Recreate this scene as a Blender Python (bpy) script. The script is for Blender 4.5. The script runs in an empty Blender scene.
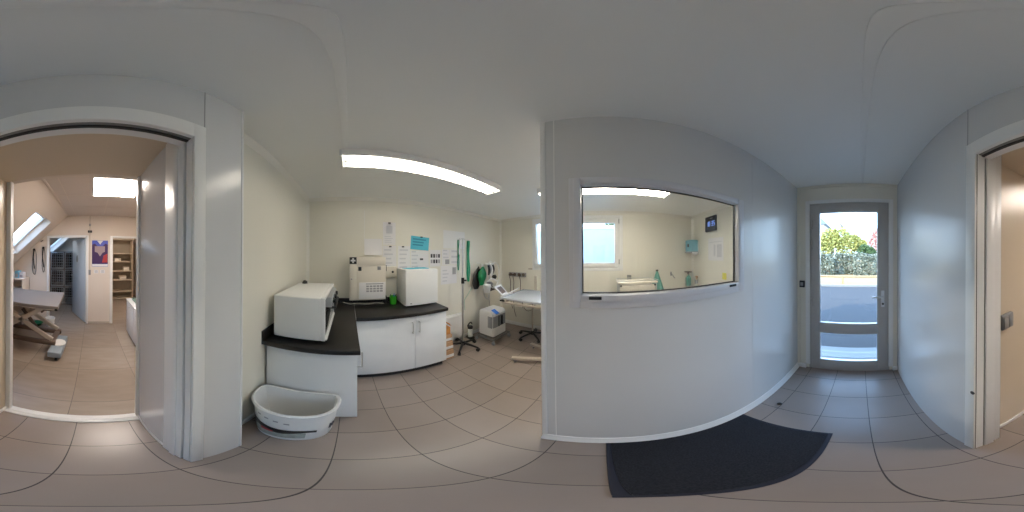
import bpy, bmesh, math, random
from mathutils import Vector, Matrix
random.seed(7)
PI = math.pi
C = bpy.context.scene.collection
SC = bpy.context.scene
MTX = {}

# ------------------------------------------------------------------ materials
def mat(name, col, rough=0.5, metal=0.0, spec=0.5, noise=0.0, nscale=8.0, bump=0.0, bscale=60.0, coat=0.0, emit=None, estr=0.0):
    m = bpy.data.materials.new(name); m.use_nodes = True
    nt = m.node_tree; b = nt.nodes['Principled BSDF']
    c = (*col, 1)
    b.inputs['Base Color'].default_value = c
    b.inputs['Roughness'].default_value = rough
    b.inputs['Metallic'].default_value = metal
    b.inputs['Specular IOR Level'].default_value = spec
    b.inputs['Coat Weight'].default_value = coat
    if emit:
        b.inputs['Emission Color'].default_value = (*emit, 1)
        b.inputs['Emission Strength'].default_value = estr
    tc = nt.nodes.new('ShaderNodeTexCoord')
    if noise:
        n = nt.nodes.new('ShaderNodeTexNoise'); n.inputs['Scale'].default_value = nscale; n.inputs['Detail'].default_value = 4
        nt.links.new(tc.outputs['Object'], n.inputs['Vector'])
        r = nt.nodes.new('ShaderNodeValToRGB')
        r.color_ramp.elements[0].position = .3; r.color_ramp.elements[1].position = .7
        r.color_ramp.elements[0].color = tuple(max(0, x*(1-noise)) for x in col)+(1,)
        r.color_ramp.elements[1].color = tuple(min(1, x*(1+noise)) for x in col)+(1,)
        nt.links.new(n.outputs['Fac'], r.inputs['Fac']); nt.links.new(r.outputs['Color'], b.inputs['Base Color'])
    if bump:
        n2 = nt.nodes.new('ShaderNodeTexNoise'); n2.inputs['Scale'].default_value = bscale
        nt.links.new(tc.outputs['Object'], n2.inputs['Vector'])
        bp = nt.nodes.new('ShaderNodeBump'); bp.inputs['Strength'].default_value = bump; bp.inputs['Distance'].default_value = .01
        nt.links.new(n2.outputs['Fac'], bp.inputs['Height']); nt.links.new(bp.outputs['Normal'], b.inputs['Normal'])
    return m

def tile_mat(name, c1, c2, grout, sx, sy, ox, oy, gw, rough, nscale=3.0, vein=False):
    m = bpy.data.materials.new(name); m.use_nodes = True
    nt = m.node_tree; N = nt.nodes; L = nt.links; b = N['Principled BSDF']
    b.inputs['Roughness'].default_value = rough
    geo = N.new('ShaderNodeNewGeometry'); sep = N.new('ShaderNodeSeparateXYZ'); L.new(geo.outputs['Position'], sep.inputs[0])
    def mth(op, a, bb=None, c=None):
        n = N.new('ShaderNodeMath'); n.operation = op
        for i, v in enumerate((a, bb, c)):
            if v is None: continue
            if isinstance(v, (int, float)): n.inputs[i].default_value = v
            else: L.new(v, n.inputs[i])
        return n.outputs[0]
    u = mth('DIVIDE', mth('SUBTRACT', sep.outputs['X'], ox), sx)
    v = mth('DIVIDE', mth('SUBTRACT', sep.outputs['Y'], oy), sy)
    fu, fv = mth('FRACT', u), mth('FRACT', v)
    du = mth('MULTIPLY', mth('MINIMUM', fu, mth('SUBTRACT', 1.0, fu)), sx)
    dv = mth('MULTIPLY', mth('MINIMUM', fv, mth('SUBTRACT', 1.0, fv)), sy)
    g = mth('LESS_THAN', mth('MINIMUM', du, dv), gw/2)
    cmb = N.new('ShaderNodeCombineXYZ'); L.new(mth('FLOOR', u), cmb.inputs[0]); L.new(mth('FLOOR', v), cmb.inputs[1])
    wn = N.new('ShaderNodeTexWhiteNoise'); wn.noise_dimensions = '3D'; L.new(cmb.outputs[0], wn.inputs['Vector'])
    no = N.new('ShaderNodeTexNoise'); no.inputs['Scale'].default_value = nscale; no.inputs['Detail'].default_value = 6
    if vein:
        sc = N.new('ShaderNodeVectorMath'); sc.operation = 'MULTIPLY'; sc.inputs[1].default_value = (1, 4, 1)
        L.new(geo.outputs['Position'], sc.inputs[0]); ad = N.new('ShaderNodeVectorMath'); L.new(sc.outputs[0], ad.inputs[0]); L.new(wn.outputs['Color'], ad.inputs[1])
        L.new(ad.outputs[0], no.inputs['Vector'])
    else: L.new(geo.outputs['Position'], no.inputs['Vector'])
    f = mth('ADD', mth('MULTIPLY', wn.outputs['Value'], .35), mth('MULTIPLY', no.outputs['Fac'], .65))
    r = N.new('ShaderNodeValToRGB'); r.color_ramp.elements[0].position = .25; r.color_ramp.elements[1].position = .75
    r.color_ramp.elements[0].color = (*c1, 1); r.color_ramp.elements[1].color = (*c2, 1); L.new(f, r.inputs['Fac'])
    mx = N.new('ShaderNodeMix'); mx.data_type = 'RGBA'; L.new(g, mx.inputs['Factor']); L.new(r.outputs['Color'], mx.inputs[6]); mx.inputs[7].default_value = (*grout, 1)
    L.new(mx.outputs[2], b.inputs['Base Color'])
    bp = N.new('ShaderNodeBump'); bp.inputs['Strength'].default_value = .3; bp.inputs['Distance'].default_value = .002
    L.new(mth('SUBTRACT', 1.0, g), bp.inputs['Height']); L.new(bp.outputs['Normal'], b.inputs['Normal'])
    return m

def glass_mat(name, tint=(1, 1, 1), ior=1.45):
    m = bpy.data.materials.new(name); m.use_nodes = True; nt = m.node_tree; N = nt.nodes; L = nt.links
    N.remove(N['Principled BSDF']); out = N['Material Output']
    t = N.new('ShaderNodeBsdfTransparent'); t.inputs[0].default_value = (*tint, 1)
    g = N.new('ShaderNodeBsdfGlossy'); g.inputs['Roughness'].default_value = .02
    fr = N.new('ShaderNodeFresnel'); ge = N.new('ShaderNodeNewGeometry')
    mr = N.new('ShaderNodeMapRange'); mr.inputs['To Min'].default_value = ior; mr.inputs['To Max'].default_value = 1/ior
    L.new(ge.outputs['Backfacing'], mr.inputs['Value']); L.new(mr.outputs['Result'], fr.inputs[0])
    mx = N.new('ShaderNodeMixShader'); L.new(fr.outputs[0], mx.inputs[0]); L.new(t.outputs[0], mx.inputs[1]); L.new(g.outputs[0], mx.inputs[2])
    L.new(mx.outputs[0], out.inputs[0]); return m

def leaf_mat(name, c1, c2):
    m = mat(name, c1, .6); nt = m.node_tree; N = nt.nodes; L = nt.links
    geo = N.new('ShaderNodeNewGeometry'); r = N.new('ShaderNodeValToRGB')
    r.color_ramp.elements[0].color = (*c1, 1); r.color_ramp.elements[1].color = (*c2, 1)
    L.new(geo.outputs['Random Per Island'], r.inputs['Fac']); L.new(r.outputs['Color'], N['Principled BSDF'].inputs['Base Color'])
    return m

M = {}
M['panel'] = mat('lacquered wall panel', (.675, .68, .685), .24, spec=.5, noise=.012, nscale=2, bump=.012, bscale=6)
M['glosspanel'] = mat('glossy wall panel', (.68, .685, .69), .13)
M['cream'] = mat('cream wall panel', (.77, .745, .66), .32, noise=.012, nscale=2)
M['warmcream'] = mat('warm cream panel', (.66, .56, .43), .32, noise=.012, nscale=2)
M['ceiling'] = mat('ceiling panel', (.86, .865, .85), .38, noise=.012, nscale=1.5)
M['pvc'] = mat('white plastic trim', (.82, .82, .81), .35)
M['pvc_grey'] = mat('grey white window frame', (.66, .67, .71), .3)
M['aluminium'] = mat('grey door frame', (.45, .435, .42), .38, noise=.03, nscale=3)
M['alu_bright'] = mat('bright aluminium', (.75, .76, .78), .3, metal=.8)
M['track'] = mat('dark door track and gap shade', (.03, .03, .03), .4)
M['railgrey'] = mat('grey rail', (.22, .22, .22), .4, metal=.4)
M['floor'] = tile_mat('taupe floor tiles', (.278, .229, .204), (.325, .27, .242), (.05, .042, .04), .3035, .3045, 1.598, .252, .0045, .29)
M['vetfloor'] = tile_mat('wood look stone tiles', (.27, .215, .17), (.37, .31, .255), (.14, .115, .10), .60, .61, .15, -1.24, .005, .38, 3.5, True)
M['mat'] = mat('dark ribbed mat', (.018, .02, .027), .95, noise=.5, nscale=160, bump=.8, bscale=220)
M['matedge'] = mat('mat rubber edge', (.014, .016, .03), .7)
M['white'] = mat('white melamine', (.80, .81, .82), .3, noise=.01)
M['whiteplastic'] = mat('white plastic', (.80, .80, .79), .36)
M['offwhite'] = mat('cream painted metal', (.72, .67, .58), .4)
M['worktop'] = mat('black worktop', (.012, .0105, .0095), .36, noise=.3, nscale=60)
M['black'] = mat('black plastic', (.012, .012, .013), .4)
M['blackglass'] = mat('black glass', (.008, .008, .009), .08)
M['grey'] = mat('grey plastic', (.30, .31, .32), .4)
M['midgrey'] = mat('mid grey metal', (.35, .35, .35), .4, metal=.3)
M['steel'] = mat('brushed steel', (.62, .62, .61), .28, metal=1, noise=.04, nscale=30)
M['tablesteel'] = mat('table steel', (.66, .69, .72), .2, metal=.45, noise=.015, nscale=6)
M['beige'] = mat('beige painted metal', (.52, .46, .39), .4)
M['green'] = mat('bright green plastic', (.06, .55, .03), .4)
M['strap'] = mat('green strap', (.02, .33, .17), .7, noise=.2, nscale=30)
M['bag'] = mat('green breathing bag', (.0, .16, .05), .45)
M['teal'] = mat('teal cloth', (.16, .40, .34), .8, noise=.1, nscale=15)
M['tealpaper'] = mat('turquoise paper', (.10, .52, .66), .7)
M['tealink'] = mat('darker turquoise print', (.04, .28, .42), .7)
M['paper'] = mat('white paper', (.78, .77, .78), .7)
M['ink'] = mat('grey print', (.36, .36, .38), .8)
M['darkink'] = mat('dark print', (.06, .06, .07), .8)
M['card'] = mat('orange cardboard', (.62, .27, .07), .8, noise=.1)
M['carton'] = mat('brown cardboard', (.50, .31, .18), .8, noise=.08)
M['blue'] = mat('blue display', (.03, .13, .45), .25, emit=(.05, .2, .7), estr=.25)
M['bluebox'] = mat('translucent blue plastic', (.22, .48, .60), .2)
M['screenlit'] = mat('lit blue digits', (.05, .1, .3), .3, emit=(.25, .4, 1), estr=.9)
M['pinkish'] = mat('faded print', (.36, .27, .30), .6)
M['lilac'] = mat('blue poster ground', (.06, .09, .50), .5)
M['red'] = mat('dark red', (.42, .04, .05), .5)
M['purple'] = mat('deep purple', (.05, .015, .10), .5)
M['yellow'] = mat('yellow paper', (.75, .70, .12), .7)
M['peach'] = mat('vet room plaster', (.74, .66, .58), .7)
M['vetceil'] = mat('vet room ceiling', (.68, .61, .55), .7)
M['paledoor'] = mat('pale blue white door', (.66, .71, .75), .35)
M['glass'] = glass_mat('window glass', (.97, .98, .98))
M['doorglass'] = glass_mat('door glass', (.95, .97, .97))
M['tube'] = mat('lit fluorescent tube', (1, 1, 1), .4, emit=(1, .91, .76), estr=15.5)
M['tube_bright'] = mat('lit bright fluorescent tube', (1, 1, 1), .4, emit=(1, .91, .76), estr=54)
M['led'] = mat('lit ceiling panel', (1, 1, 1), .4, emit=(1, .88, .78), estr=29)
M['reflector'] = mat('lamp reflector', (.8, .8, .8), .2, metal=.6)
M['greygreen'] = mat('grey green tray', (.20, .30, .26), .6)
M['led_fill'] = mat('added fill light panel', (1, 1, 1), .4, emit=(1, .88, .78), estr=12)
M['louvre'] = mat('grey louvre', (.30, .30, .30), .6)
M['wood'] = mat('weathered wood', (.40, .28, .15), .8, noise=.15, nscale=12)
M['bark'] = mat('bark', (.22, .17, .14), .9, noise=.2)
M['asphalt'] = mat('asphalt', (.062, .062, .066), .9, noise=.12, nscale=90)
M['concrete'] = mat('pale concrete', (.24, .24, .235), .8, noise=.06, nscale=20)
M['verge'] = mat('verge strewn with leaves', (.40, .27, .13), .95, noise=.28, nscale=10)
M['leafyellow'] = leaf_mat('yellow green leaves', (.24, .27, .05), (.62, .56, .20))
M['leafpale'] = leaf_mat('pale sparse leaves', (.45, .45, .28), (.70, .66, .50))
M['leafhedge'] = leaf_mat('grey green hedge leaves', (.10, .125, .09), (.34, .36, .28))
M['leafdark'] = leaf_mat('dark green leaves', (.035, .09, .03), (.14, .22, .08))
M['leafred'] = leaf_mat('red leaves', (.50, .20, .18), (.72, .46, .40))
M['facade'] = mat('pale render', (.78, .80, .82), .8)
M['roofslate'] = mat('blue grey slate', (.16, .20, .26), .7)
M['outerwall'] = mat('outside wall panel', (.42, .48, .52), .5)
M['blueskin'] = mat('blue grey foot cover', (.30, .36, .42), .5)
M['tabletop'] = mat('taupe table top', (.25, .22, .20), .55)
M['brownmetal'] = mat('brown metal', (.13, .09, .07), .45)
M['shelfwood'] = mat('pale shelf board', (.55, .47, .37), .6)
M['shelfback'] = mat('shelf back board', (.36, .31, .24), .7)

# ------------------------------------------------------------------ mesh helpers
class MB:
    def __init__(s): s.bm = bmesh.new(); s.mi = 0
    def _tag(s, faces):
        for f in faces: f.material_index = s.mi
    def box(s, x0, x1, y0, y1, z0, z1, bev=0.0, seg=2, rot=None):
        if x1 < x0: x0, x1 = x1, x0
        if y1 < y0: y0, y1 = y1, y0
        if z1 < z0: z0, z1 = z1, z0
        r = bmesh.ops.create_cube(s.bm, size=1)
        c = Vector(((x0+x1)/2, (y0+y1)/2, (z0+z1)/2)); d = (x1-x0, y1-y0, z1-z0)
        for v in r['verts']:
            p = Vector((v.co.x*d[0], v.co.y*d[1], v.co.z*d[2]))
            if rot is not None: p = rot @ p
            v.co = p + c
        fs = set(f for v in r['verts'] for f in v.link_faces); s._tag(fs)
        if bev > 0:
            bev = min(bev, min(d)*.45)
            es = list(set(e for v in r['verts'] for e in v.link_edges))
            rr = bmesh.ops.bevel(s.bm, geom=es, offset=bev, segments=seg, profile=.5, affect='EDGES'); s._tag(rr['faces'])
        return s
    def ring_sweep(s, rings, cap=True, closed=False):
        vs = [[s.bm.verts.new(p) for p in r] for r in rings]
        n = len(vs[0]); fs = []
        m = len(vs)
        for i in range(m if closed else m-1):
            a, b = vs[i], vs[(i+1) % m]
            for k in range(n): fs.append(s.bm.faces.new((a[k], a[(k+1) % n], b[(k+1) % n], b[k])))
        if cap and not closed:
            fs.append(s.bm.faces.new(list(reversed(vs[0])))); fs.append(s.bm.faces.new(vs[-1]))
        s._tag(fs); return s
    def tube(s, pts, r, seg=10, cap=True, smooth=0, closed=False):
        P = [Vector(p) for p in pts]
        if smooth: P = catmull(P, smooth, closed)
        R = r if isinstance(r, (list, tuple)) else None
        n = len(P); rings = []; up = None
        for i, p in enumerate(P):
            if closed: t = P[(i+1) % n]-P[i-1]
            else: t = P[min(i+1, n-1)]-P[max(i-1, 0)]
            t.normalize()
            if up is None: up = Vector((0, 0, 1)) if abs(t.z) < .9 else Vector((1, 0, 0))
            a = t.cross(up).normalized(); b = a.cross(t).normalized(); up = b
            if R is None: rr = r
            else:
                q = i/(n-1)*(len(R)-1); k = min(int(q), len(R)-2); rr = R[k]+(R[k+1]-R[k])*(q-k)
            rings.append([p+a*(math.cos(2*PI*k/seg)*rr)+b*(math.sin(2*PI*k/seg)*rr) for k in range(seg)])
        return s.ring_sweep(rings, cap, closed)
    def cyl(s, p0, p1, r, r2=None, seg=16):
        return s.tube([p0, p1], [r, r if r2 is None else r2], seg)
    def lathe(s, prof, c=(0, 0, 0), seg=24, sx=1, sy=1):
        rings = [[Vector((c[0]+math.cos(2*PI*k/seg)*max(r, 1e-4)*sx, c[1]+math.sin(2*PI*k/seg)*max(r, 1e-4)*sy, c[2]+z)) for k in range(seg)] for r, z in prof]
        return s.ring_sweep(rings)
    def prism(s, poly, axis, a, b):
        def mk(p, t):
            u, v = p
            return {'x': (t, u, v), 'y': (u, t, v), 'z': (u, v, t)}[axis]
        return s.ring_sweep([[Vector(mk(p, a)) for p in poly], [Vector(mk(p, b)) for p in poly]])
    def poly(s, pts):
        s._tag([s.bm.faces.new([s.bm.verts.new(p) for p in pts])]); return s
    def build(s, name, m, parent=None, smooth=30, local=False):
        bmesh.ops.recalc_face_normals(s.bm, faces=s.bm.faces)
        me = bpy.data.meshes.new(name)
        if parent is not None and not local:
            s.bm.transform(MTX[parent.name].inverted())
        s.bm.to_mesh(me); s.bm.free()
        for x in (m if isinstance(m, (list, tuple)) else [m]): me.materials.append(M[x])
        if smooth:
            me.shade_smooth(); me.set_sharp_from_angle(angle=math.radians(smooth))
        o = bpy.data.objects.new(name, me); C.objects.link(o)
        if parent is not None: o.parent = parent; MTX[o.name] = MTX[parent.name]
        else: MTX[o.name] = Matrix.Identity(4)
        return o

def catmull(P, n, closed=False):
    out = []; m = len(P)
    for i in range(m if closed else m-1):
        if closed: p0, p1, p2, p3 = P[i-1], P[i], P[(i+1) % m], P[(i+2) % m]
        else: p0, p1, p2, p3 = P[max(i-1, 0)], P[i], P[i+1], P[min(i+2, m-1)]
        for k in range(n):
            t = k/n
            out.append(.5*((2*p1)+(p2-p0)*t+(2*p0-5*p1+4*p2-p3)*t*t+(3*p1-p0-3*p2+p3)*t**3))
    if not closed: out.append(P[-1])
    return out

def thing(name, label, cat, loc=(0, 0, 0), rotz=0, group=None):
    o = bpy.data.objects.new(name, None); C.objects.link(o); o.empty_display_size = .05
    o.location = loc; o.rotation_euler = (0, 0, rotz)
    MTX[o.name] = Matrix.Translation(loc) @ Matrix.Rotation(rotz, 4, 'Z')
    o['label'] = label; o['category'] = cat
    if group: o['group'] = group
    return o
def tag(o, label, cat, group=None):
    o['label'] = label; o['category'] = cat
    if group: o['group'] = group
    return o
def struct(mb, name, m, parent=None, smooth=30):
    o = mb.build(name, m, parent, smooth)
    if parent is None: o['kind'] = 'structure'
    return o
def sbox(name, m, *b, bev=0.0):
    return struct(MB().box(*b, bev=bev), name, m)
def dup(root, loc, rotz=None, label=None, group=None):
    r = root.copy(); C.objects.link(r); r.location = loc
    if rotz is not None: r.rotation_euler = (0, 0, rotz)
    if label: r['label'] = label
    if group: r['group'] = group
    for ch in list(root.children):
        c = ch.copy(); C.objects.link(c); c.parent = r
        for g in list(ch.children):
            d = g.copy(); C.objects.link(d); d.parent = c
    return r

H = 2.387          # ceiling of the small rooms
WX, DX = -2.202, 1.794
PY, SY, LY, NY = .726, -.412, -.57, 2.98

# ------------------------------------------------------------------ setting: floors, ceiling
sbox('floor', 'floor', -2.35, DX+.1, -.955, NY+.15, -.12, 0)
sbox('floor_back', 'vetfloor', -2.2, 3.2, -6.6, -1.02, -.12, 0)
b = MB(); b.box(-.30, .58, -1.035, -.945, -.1, .014, .006); b.box(-.30, .58, -1.005, -.975, .013, .02, .003)
struct(b, 'trim_1', 'pvc')
b = MB(); b.box(-2.35, DX+.1, SY-.13, NY+.15, H, H+.15); b.box(-2.35, SY-.05, LY-.1, SY-.12, H, H+.15)
struct(b, 'ceiling', 'ceiling')
struct(MB().box(-1.05, DX-.03, -.036, -.006, H-.006, H+.002, .003), 'trim_2', 'ceiling')

# ------------------------------------------------------------------ walls
WT = .12
sbox('wall_back', 'cream', WX-WT, WX, LY-WT, NY+WT, 0, H)
sbox('wall_left', 'cream', WX, -.50, LY-WT, LY, 0, H)
# window wall with wide opening
wx0, wx1, wz0, wz1 = -1.36, .295, 1.325, 2.265
b = MB(); b.box(WX, wx0, NY, NY+WT, 0, H); b.box(wx1, DX+WT, NY, NY+WT, 0, H); b.box(wx0, wx1, NY, NY+WT, 0, wz0); b.box(wx0, wx1, NY, NY+WT, wz1, H)
struct(b, 'wall_window', 'cream')
# front door wall
dy0, dy1, dz1 = -.325, .585, 2.165
b = MB(); b.box(DX, DX+WT, SY-.13, dy0, 0, H); b.box(DX, DX+WT, dy1, NY, 0, H); b.box(DX, DX+WT, dy0, dy1, dz1, H)
struct(b, 'wall_front', 'cream')
# partition with viewing window: frame opening
px0, px1 = -.292, DX
ox0, ox1, oz0, oz1 = -.125, .79, 1.352, 1.914
b = MB(); b.box(px0, ox0, PY, PY+.05, 0, H); b.box(ox1, px1, PY, PY+.05, 0, H); b.box(ox0, ox1, PY, PY+.05, 0, oz0); b.box(ox0, ox1, PY, PY+.05, oz1, H)
struct(b, 'wall_partition', 'panel')
# sliding-door wall
sx0 = -.532; jx0, jx1, jz = -.289, .477, 2.0
b = MB(); b.box(sx0, jx0-.012, SY-.030, SY, 0, H); b.box(jx1+.012, DX, SY-.030, SY, 0, H); b.box(jx0-.012, jx1+.012, SY-.006, SY, jz+.004, H)
b.box(sx0, jx0-.012, SY-.16, SY-.125, 0, H); b.box(jx1+.012, DX, SY-.16, SY-.125, 0, H); b.box(jx0-.012, jx1+.012, SY-.16, SY-.125, jz+.105, H)
struct(b, 'wall_sliding', 'panel')
struct(MB().box(sx0-.012, sx0, SY-.17, SY+.004, 0, H, .003), 'trim_3', 'pvc')
# door trim around the opening
b = MB()
b.box(-.335, jx0, SY, SY+.010, 0, jz+.078, .002); b.box(jx1, .535, SY, SY+.010, 0, jz+.078, .002); b.box(jx0, jx1, SY, SY+.010, jz, jz+.078, .002)
b.box(jx0-.012, jx0, SY-.036, SY-.004, 0, jz+.01); b.box(jx1, jx1+.012, SY-.042, SY-.004, 0, jz+.01); b.box(jx0, jx1, SY-.007, SY, jz, jz+.01)
struct(b, 'trim_4', 'pvc')
# dark pocket slot and the track above
b = MB(); b.box(jx0-.03, jx1+.03, SY-.125, SY-.006, jz+.085, jz+.1); b.box(jx0-.01, jx1+.01, SY-.036, SY-.024, jz-.002, jz+.085)
b.box(jx0-.03, jx0-.008, SY-.046, SY-.036, 0, jz); b.box(jx1+.008, jx1+.03, SY-.054, SY-.042, 0, jz); b.box(jx1+.001, jx1+.01, SY-.004, SY+.001, 0, jz)  # last strip: shade of the gap beside the trim, put in as black
struct(b, 'trim_5', 'track')
struct(MB().box(jx0-.01, jx1+.01, SY-.023, SY-.0075, jz+.001, jz+.074, .002), 'trim_6', 'railgrey')
# inner jamb behind the slot
b = MB(); b.box(jx0-.02, jx0+.005, SY-.185, SY-.046, 0, jz+.09, .002); b.box(jx0+.0, jx0+.011, SY-.12, SY-.08, 0, jz, .002); b.box(jx1-.002, jx1+.02, SY-.105, SY-.054, 0, jz+.09, .002); b.box(jx1+.012, jx1+.12, SY-.16, SY-.105, 0, jz+.09, .002)
b.box(jx0, jx1, SY-.07, SY-.0365, jz-.002, jz+.085, .002); b.box(jx0, jx1, SY-.13, SY-.07, jz+.085, jz+.12)
struct(b, 'trim_7', 'pvc')
# passage behind the sliding door
b = MB(); b.box(.575, .70, -1.0, SY-.16, 0, 2.3); struct(b, 'wall_passage_right', 'warmcream')
b = MB(); b.box(-.42, -.297, -1.0, SY-.16, 0, 2.3); struct(b, 'wall_passage_left', 'glosspanel')
sbox('ceiling_passage', 'warmcream', -.42, .70, -1.0, SY-.125, 2.10, 2.25)
b = MB(); b.box(.540, .585, -1.03, -.985, 0, 2.10, .004); b.box(-.302, -.283, -1.03, -.985, 0, 2.10, .004)
struct(b, 'trim_8', 'pvc')
b = MB(); b.box(.563, .575, -.985, SY-.165, 0, .05, .003); b.box(-.297, -.289, -.985, SY-.19, 0, .035, .003)
struct(b, 'baseboard_passage', 'pvc')

# coving, corner trims and skirting of the surgery
def cove(name, pts_boxes, m='pvc'):
    b = MB()
    for q in pts_boxes: b.box(*q, bev=.006)
    struct(b, name, m)
cv = .03
M['creamtrim'] = mat('cream white trim', (.82, .80, .74), .35)
def corner(name, items, m='creamtrim'):
    b = MB()
    for poly, ax, t0, t1 in items: b.prism(poly, ax, t0, t1)
    struct(b, name, m, None, 20)
cv = .042
corner('trim_9', [([(WX, H), (WX+cv, H), (WX, H-cv)], 'y', LY, NY), ([(LY, H), (LY+cv, H), (LY, H-cv)], 'x', WX, sx0), ([(NY, H), (NY-cv, H), (NY, H-cv)], 'x', WX, DX), ([(DX, H), (DX-cv, H), (DX, H-cv)], 'y', PY+.05, NY)])
cv = .034
corner('trim_10', [([(WX, LY), (WX+cv, LY), (WX, LY+cv)], 'z', 0, H-.04), ([(WX, NY), (WX+cv, NY), (WX, NY-cv)], 'z', 0, H-.04), ([(DX, NY), (DX-cv, NY), (DX, NY-cv)], 'z', 0, H-.04)])
cove('trim_11', [(DX-.02, DX, SY, PY, H-.035, H), (DX-.022, DX, PY-.035, PY, .06, H-.035)], 'cream')
b = MB()
b.box(WX+.01, sx0, LY, LY+.014, 0, .07, .005)
struct(b, 'baseboard_left', 'pvc')
struct(MB().box(WX, WX+.014, LY, NY, 0, .07, .005), 'baseboard_back', 'pvc')
struct(MB().box(WX+.014, DX, NY-.016, NY, 0, .085, .006), 'baseboard_window', 'pvc')
prof = [(PY, 0), (PY-.028, 0), (PY-.03, .012), (PY-.022, .03), (PY-.012, .045), (PY-.008, .066), (PY-.002, .07), (PY, .07)]
b = MB(); b.prism(prof, 'x', px0-.004, DX)
struct(b, 'baseboard_partition', 'pvc')
struct(MB().box(px0-.006, px0+.02, PY-.006, PY+.056, 0, H, .003), 'trim_12', 'pvc')
b = MB(); b.box(DX-.03, DX, dy1+.03, PY-.01, 0, .07, .008); b.box(DX-.028, DX, SY, dy0-.03, 0, .07, .008)
struct(b, 'baseboard_front', 'pvc')
# panel joints (raised joint strips on the sandwich panels)
b = MB(); b.box(-.232, -.226, PY-.0012, PY+.001, .07, H); struct(b, 'trim_13', 'pvc')
b = MB(); b.box(.93, .934, PY-.0008, PY+.001, .07, H); struct(b, 'trim_14', 'panel')
b = MB(); b.box(-.337, -.333, SY-.001, SY+.0012, jz+.08, H); b.box(.533, .537, SY-.001, SY+.0012, jz+.08, H); struct(b, 'trim_15', 'grey')
b = MB(); b.box(WX-.001, WX+.0012, .215, .22, 1.57, 2.2); struct(b, 'trim_16', 'pvc')

# ------------------------------------------------------------------ window_1: viewing window in the partition
w1 = thing('window_1', 'x', 'x'); del w1['label']; del w1['category']; w1['kind'] = 'structure'
def rect_frame(b, ax, a0, a1, x0, x1, z0, z1, w, bev=.003):
    f = (lambda u0, u1, v0, v1: b.box(a0, a1, u0, u1, v0, v1, bev)) if ax == 'x' else (lambda u0, u1, v0, v1: b.box(u0, u1, a0, a1, v0, v1, bev))
    f(x0, x0+w, z0, z1); f(x1-w, x1, z0, z1); f(x0+w, x1-w, z0, z0+w); f(x0+w, x1-w, z1-w, z1)
b = MB(); rect_frame(b, 'y', PY-.012, PY+.0, -.158, .826, 1.312, 1.93, .05, .004)
rect_frame(b, 'y', PY-.026, PY+.02, -.136, .792, 1.344, 1.919, .034, .005)
b.build('window_frame', 'pvc_grey', w1)
b = MB(); rect_frame(b, 'y', PY+.012, PY+.022, -.104, .759, 1.376, 1.887, .007, 0); b.build('window_seal', 'black', w1)
MB().box(-.103, .758, PY+.002, PY+.007, 1.377, 1.886).build('pane', 'glass', w1)
for xx in (-.068, .675):
    MB().box(xx, xx+.055, PY-.031, PY-.025, 1.358, 1.372, .002).build('drain_cap', 'black', w1)

# window_2: wide outside window
w2 = thing('window_2', 'x', 'x'); del w2['label']; del w2['category']; w2['kind'] = 'structure'
b = MB(); rect_frame(b, 'y', NY-.01, NY+.0, wx0-.045, wx1+.045, wz0-.045, wz1+.045, .05, .003)
rect_frame(b, 'y', NY+.01, NY+.08, wx0, wx1, wz0, wz1, .045, .004)
b.box(-.56, -.48, NY+.01, NY+.08, wz0, wz1, .004)
b.build('window_frame', 'pvc', w2)
b = MB()
rect_frame(b, 'y', NY-.015, NY+.05, -.50, wx1-.03, wz0+.025, wz1-.025, .078, .006)
b.build('sash', 'pvc', w2)
MB().box(-.43, wx1-.10, NY+.02, NY+.026, wz0+.097, wz1-.097).build('pane', 'glass', w2)
for zz in (1.40, 2.15):
    MB().cyl((wx1-.028, NY-.02, zz), (wx1-.028, NY-.02, zz+.09), .009).build('hinge', 'midgrey', w2)
# left sash tilted into the room from the bottom hinges
tr = Matrix.Rotation(math.radians(7), 3, 'X')
b = MB()
sxa, sxb = -1.335, -.55
def tilt(p): 
    v = Vector(p)-Vector((0, NY-.01, wz0+.03)); return Matrix.Rotation(math.radians(7.5), 3, 'X') @ v + Vector((0, NY-.01, wz0+.03))
b2 = MB(); rect_frame(b2, 'y', NY-.03, NY+.03, sxa, sxb, wz0+.025, wz1-.025, .06, .005)
for v in b2.bm.verts: v.co = tilt(v.co)
b2.build('sash', 'pvc', w2)
b2 = MB(); b2.box(sxa+.055, sxb-.055, NY-.003, NY+.003, wz0+.08, wz1-.08)
for v in b2.bm.verts: v.co = tilt(v.co)
b2.build('pane', 'glass', w2)
b = MB(); b.box(-.62, -.585, NY-.075, NY-.035, 1.72, 1.80, .005); b.box(-.615, -.59, NY-.095, NY-.075, 1.66, 1.78, .005); b.build('handle', 'whiteplastic', w2)
b = MB(); b.tube([(-1.30, NY-.075, 2.14), (-1.285, NY-.085, 1.9), (-1.315, NY-.06, 1.6), (-1.33, NY-.035, 1.46)], .011, 8, smooth=4)
b.box(-1.345, -1.305, NY-.06, NY-.012, 1.40, 1.47, .006); b.build('stay', 'pvc', w2)

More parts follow.
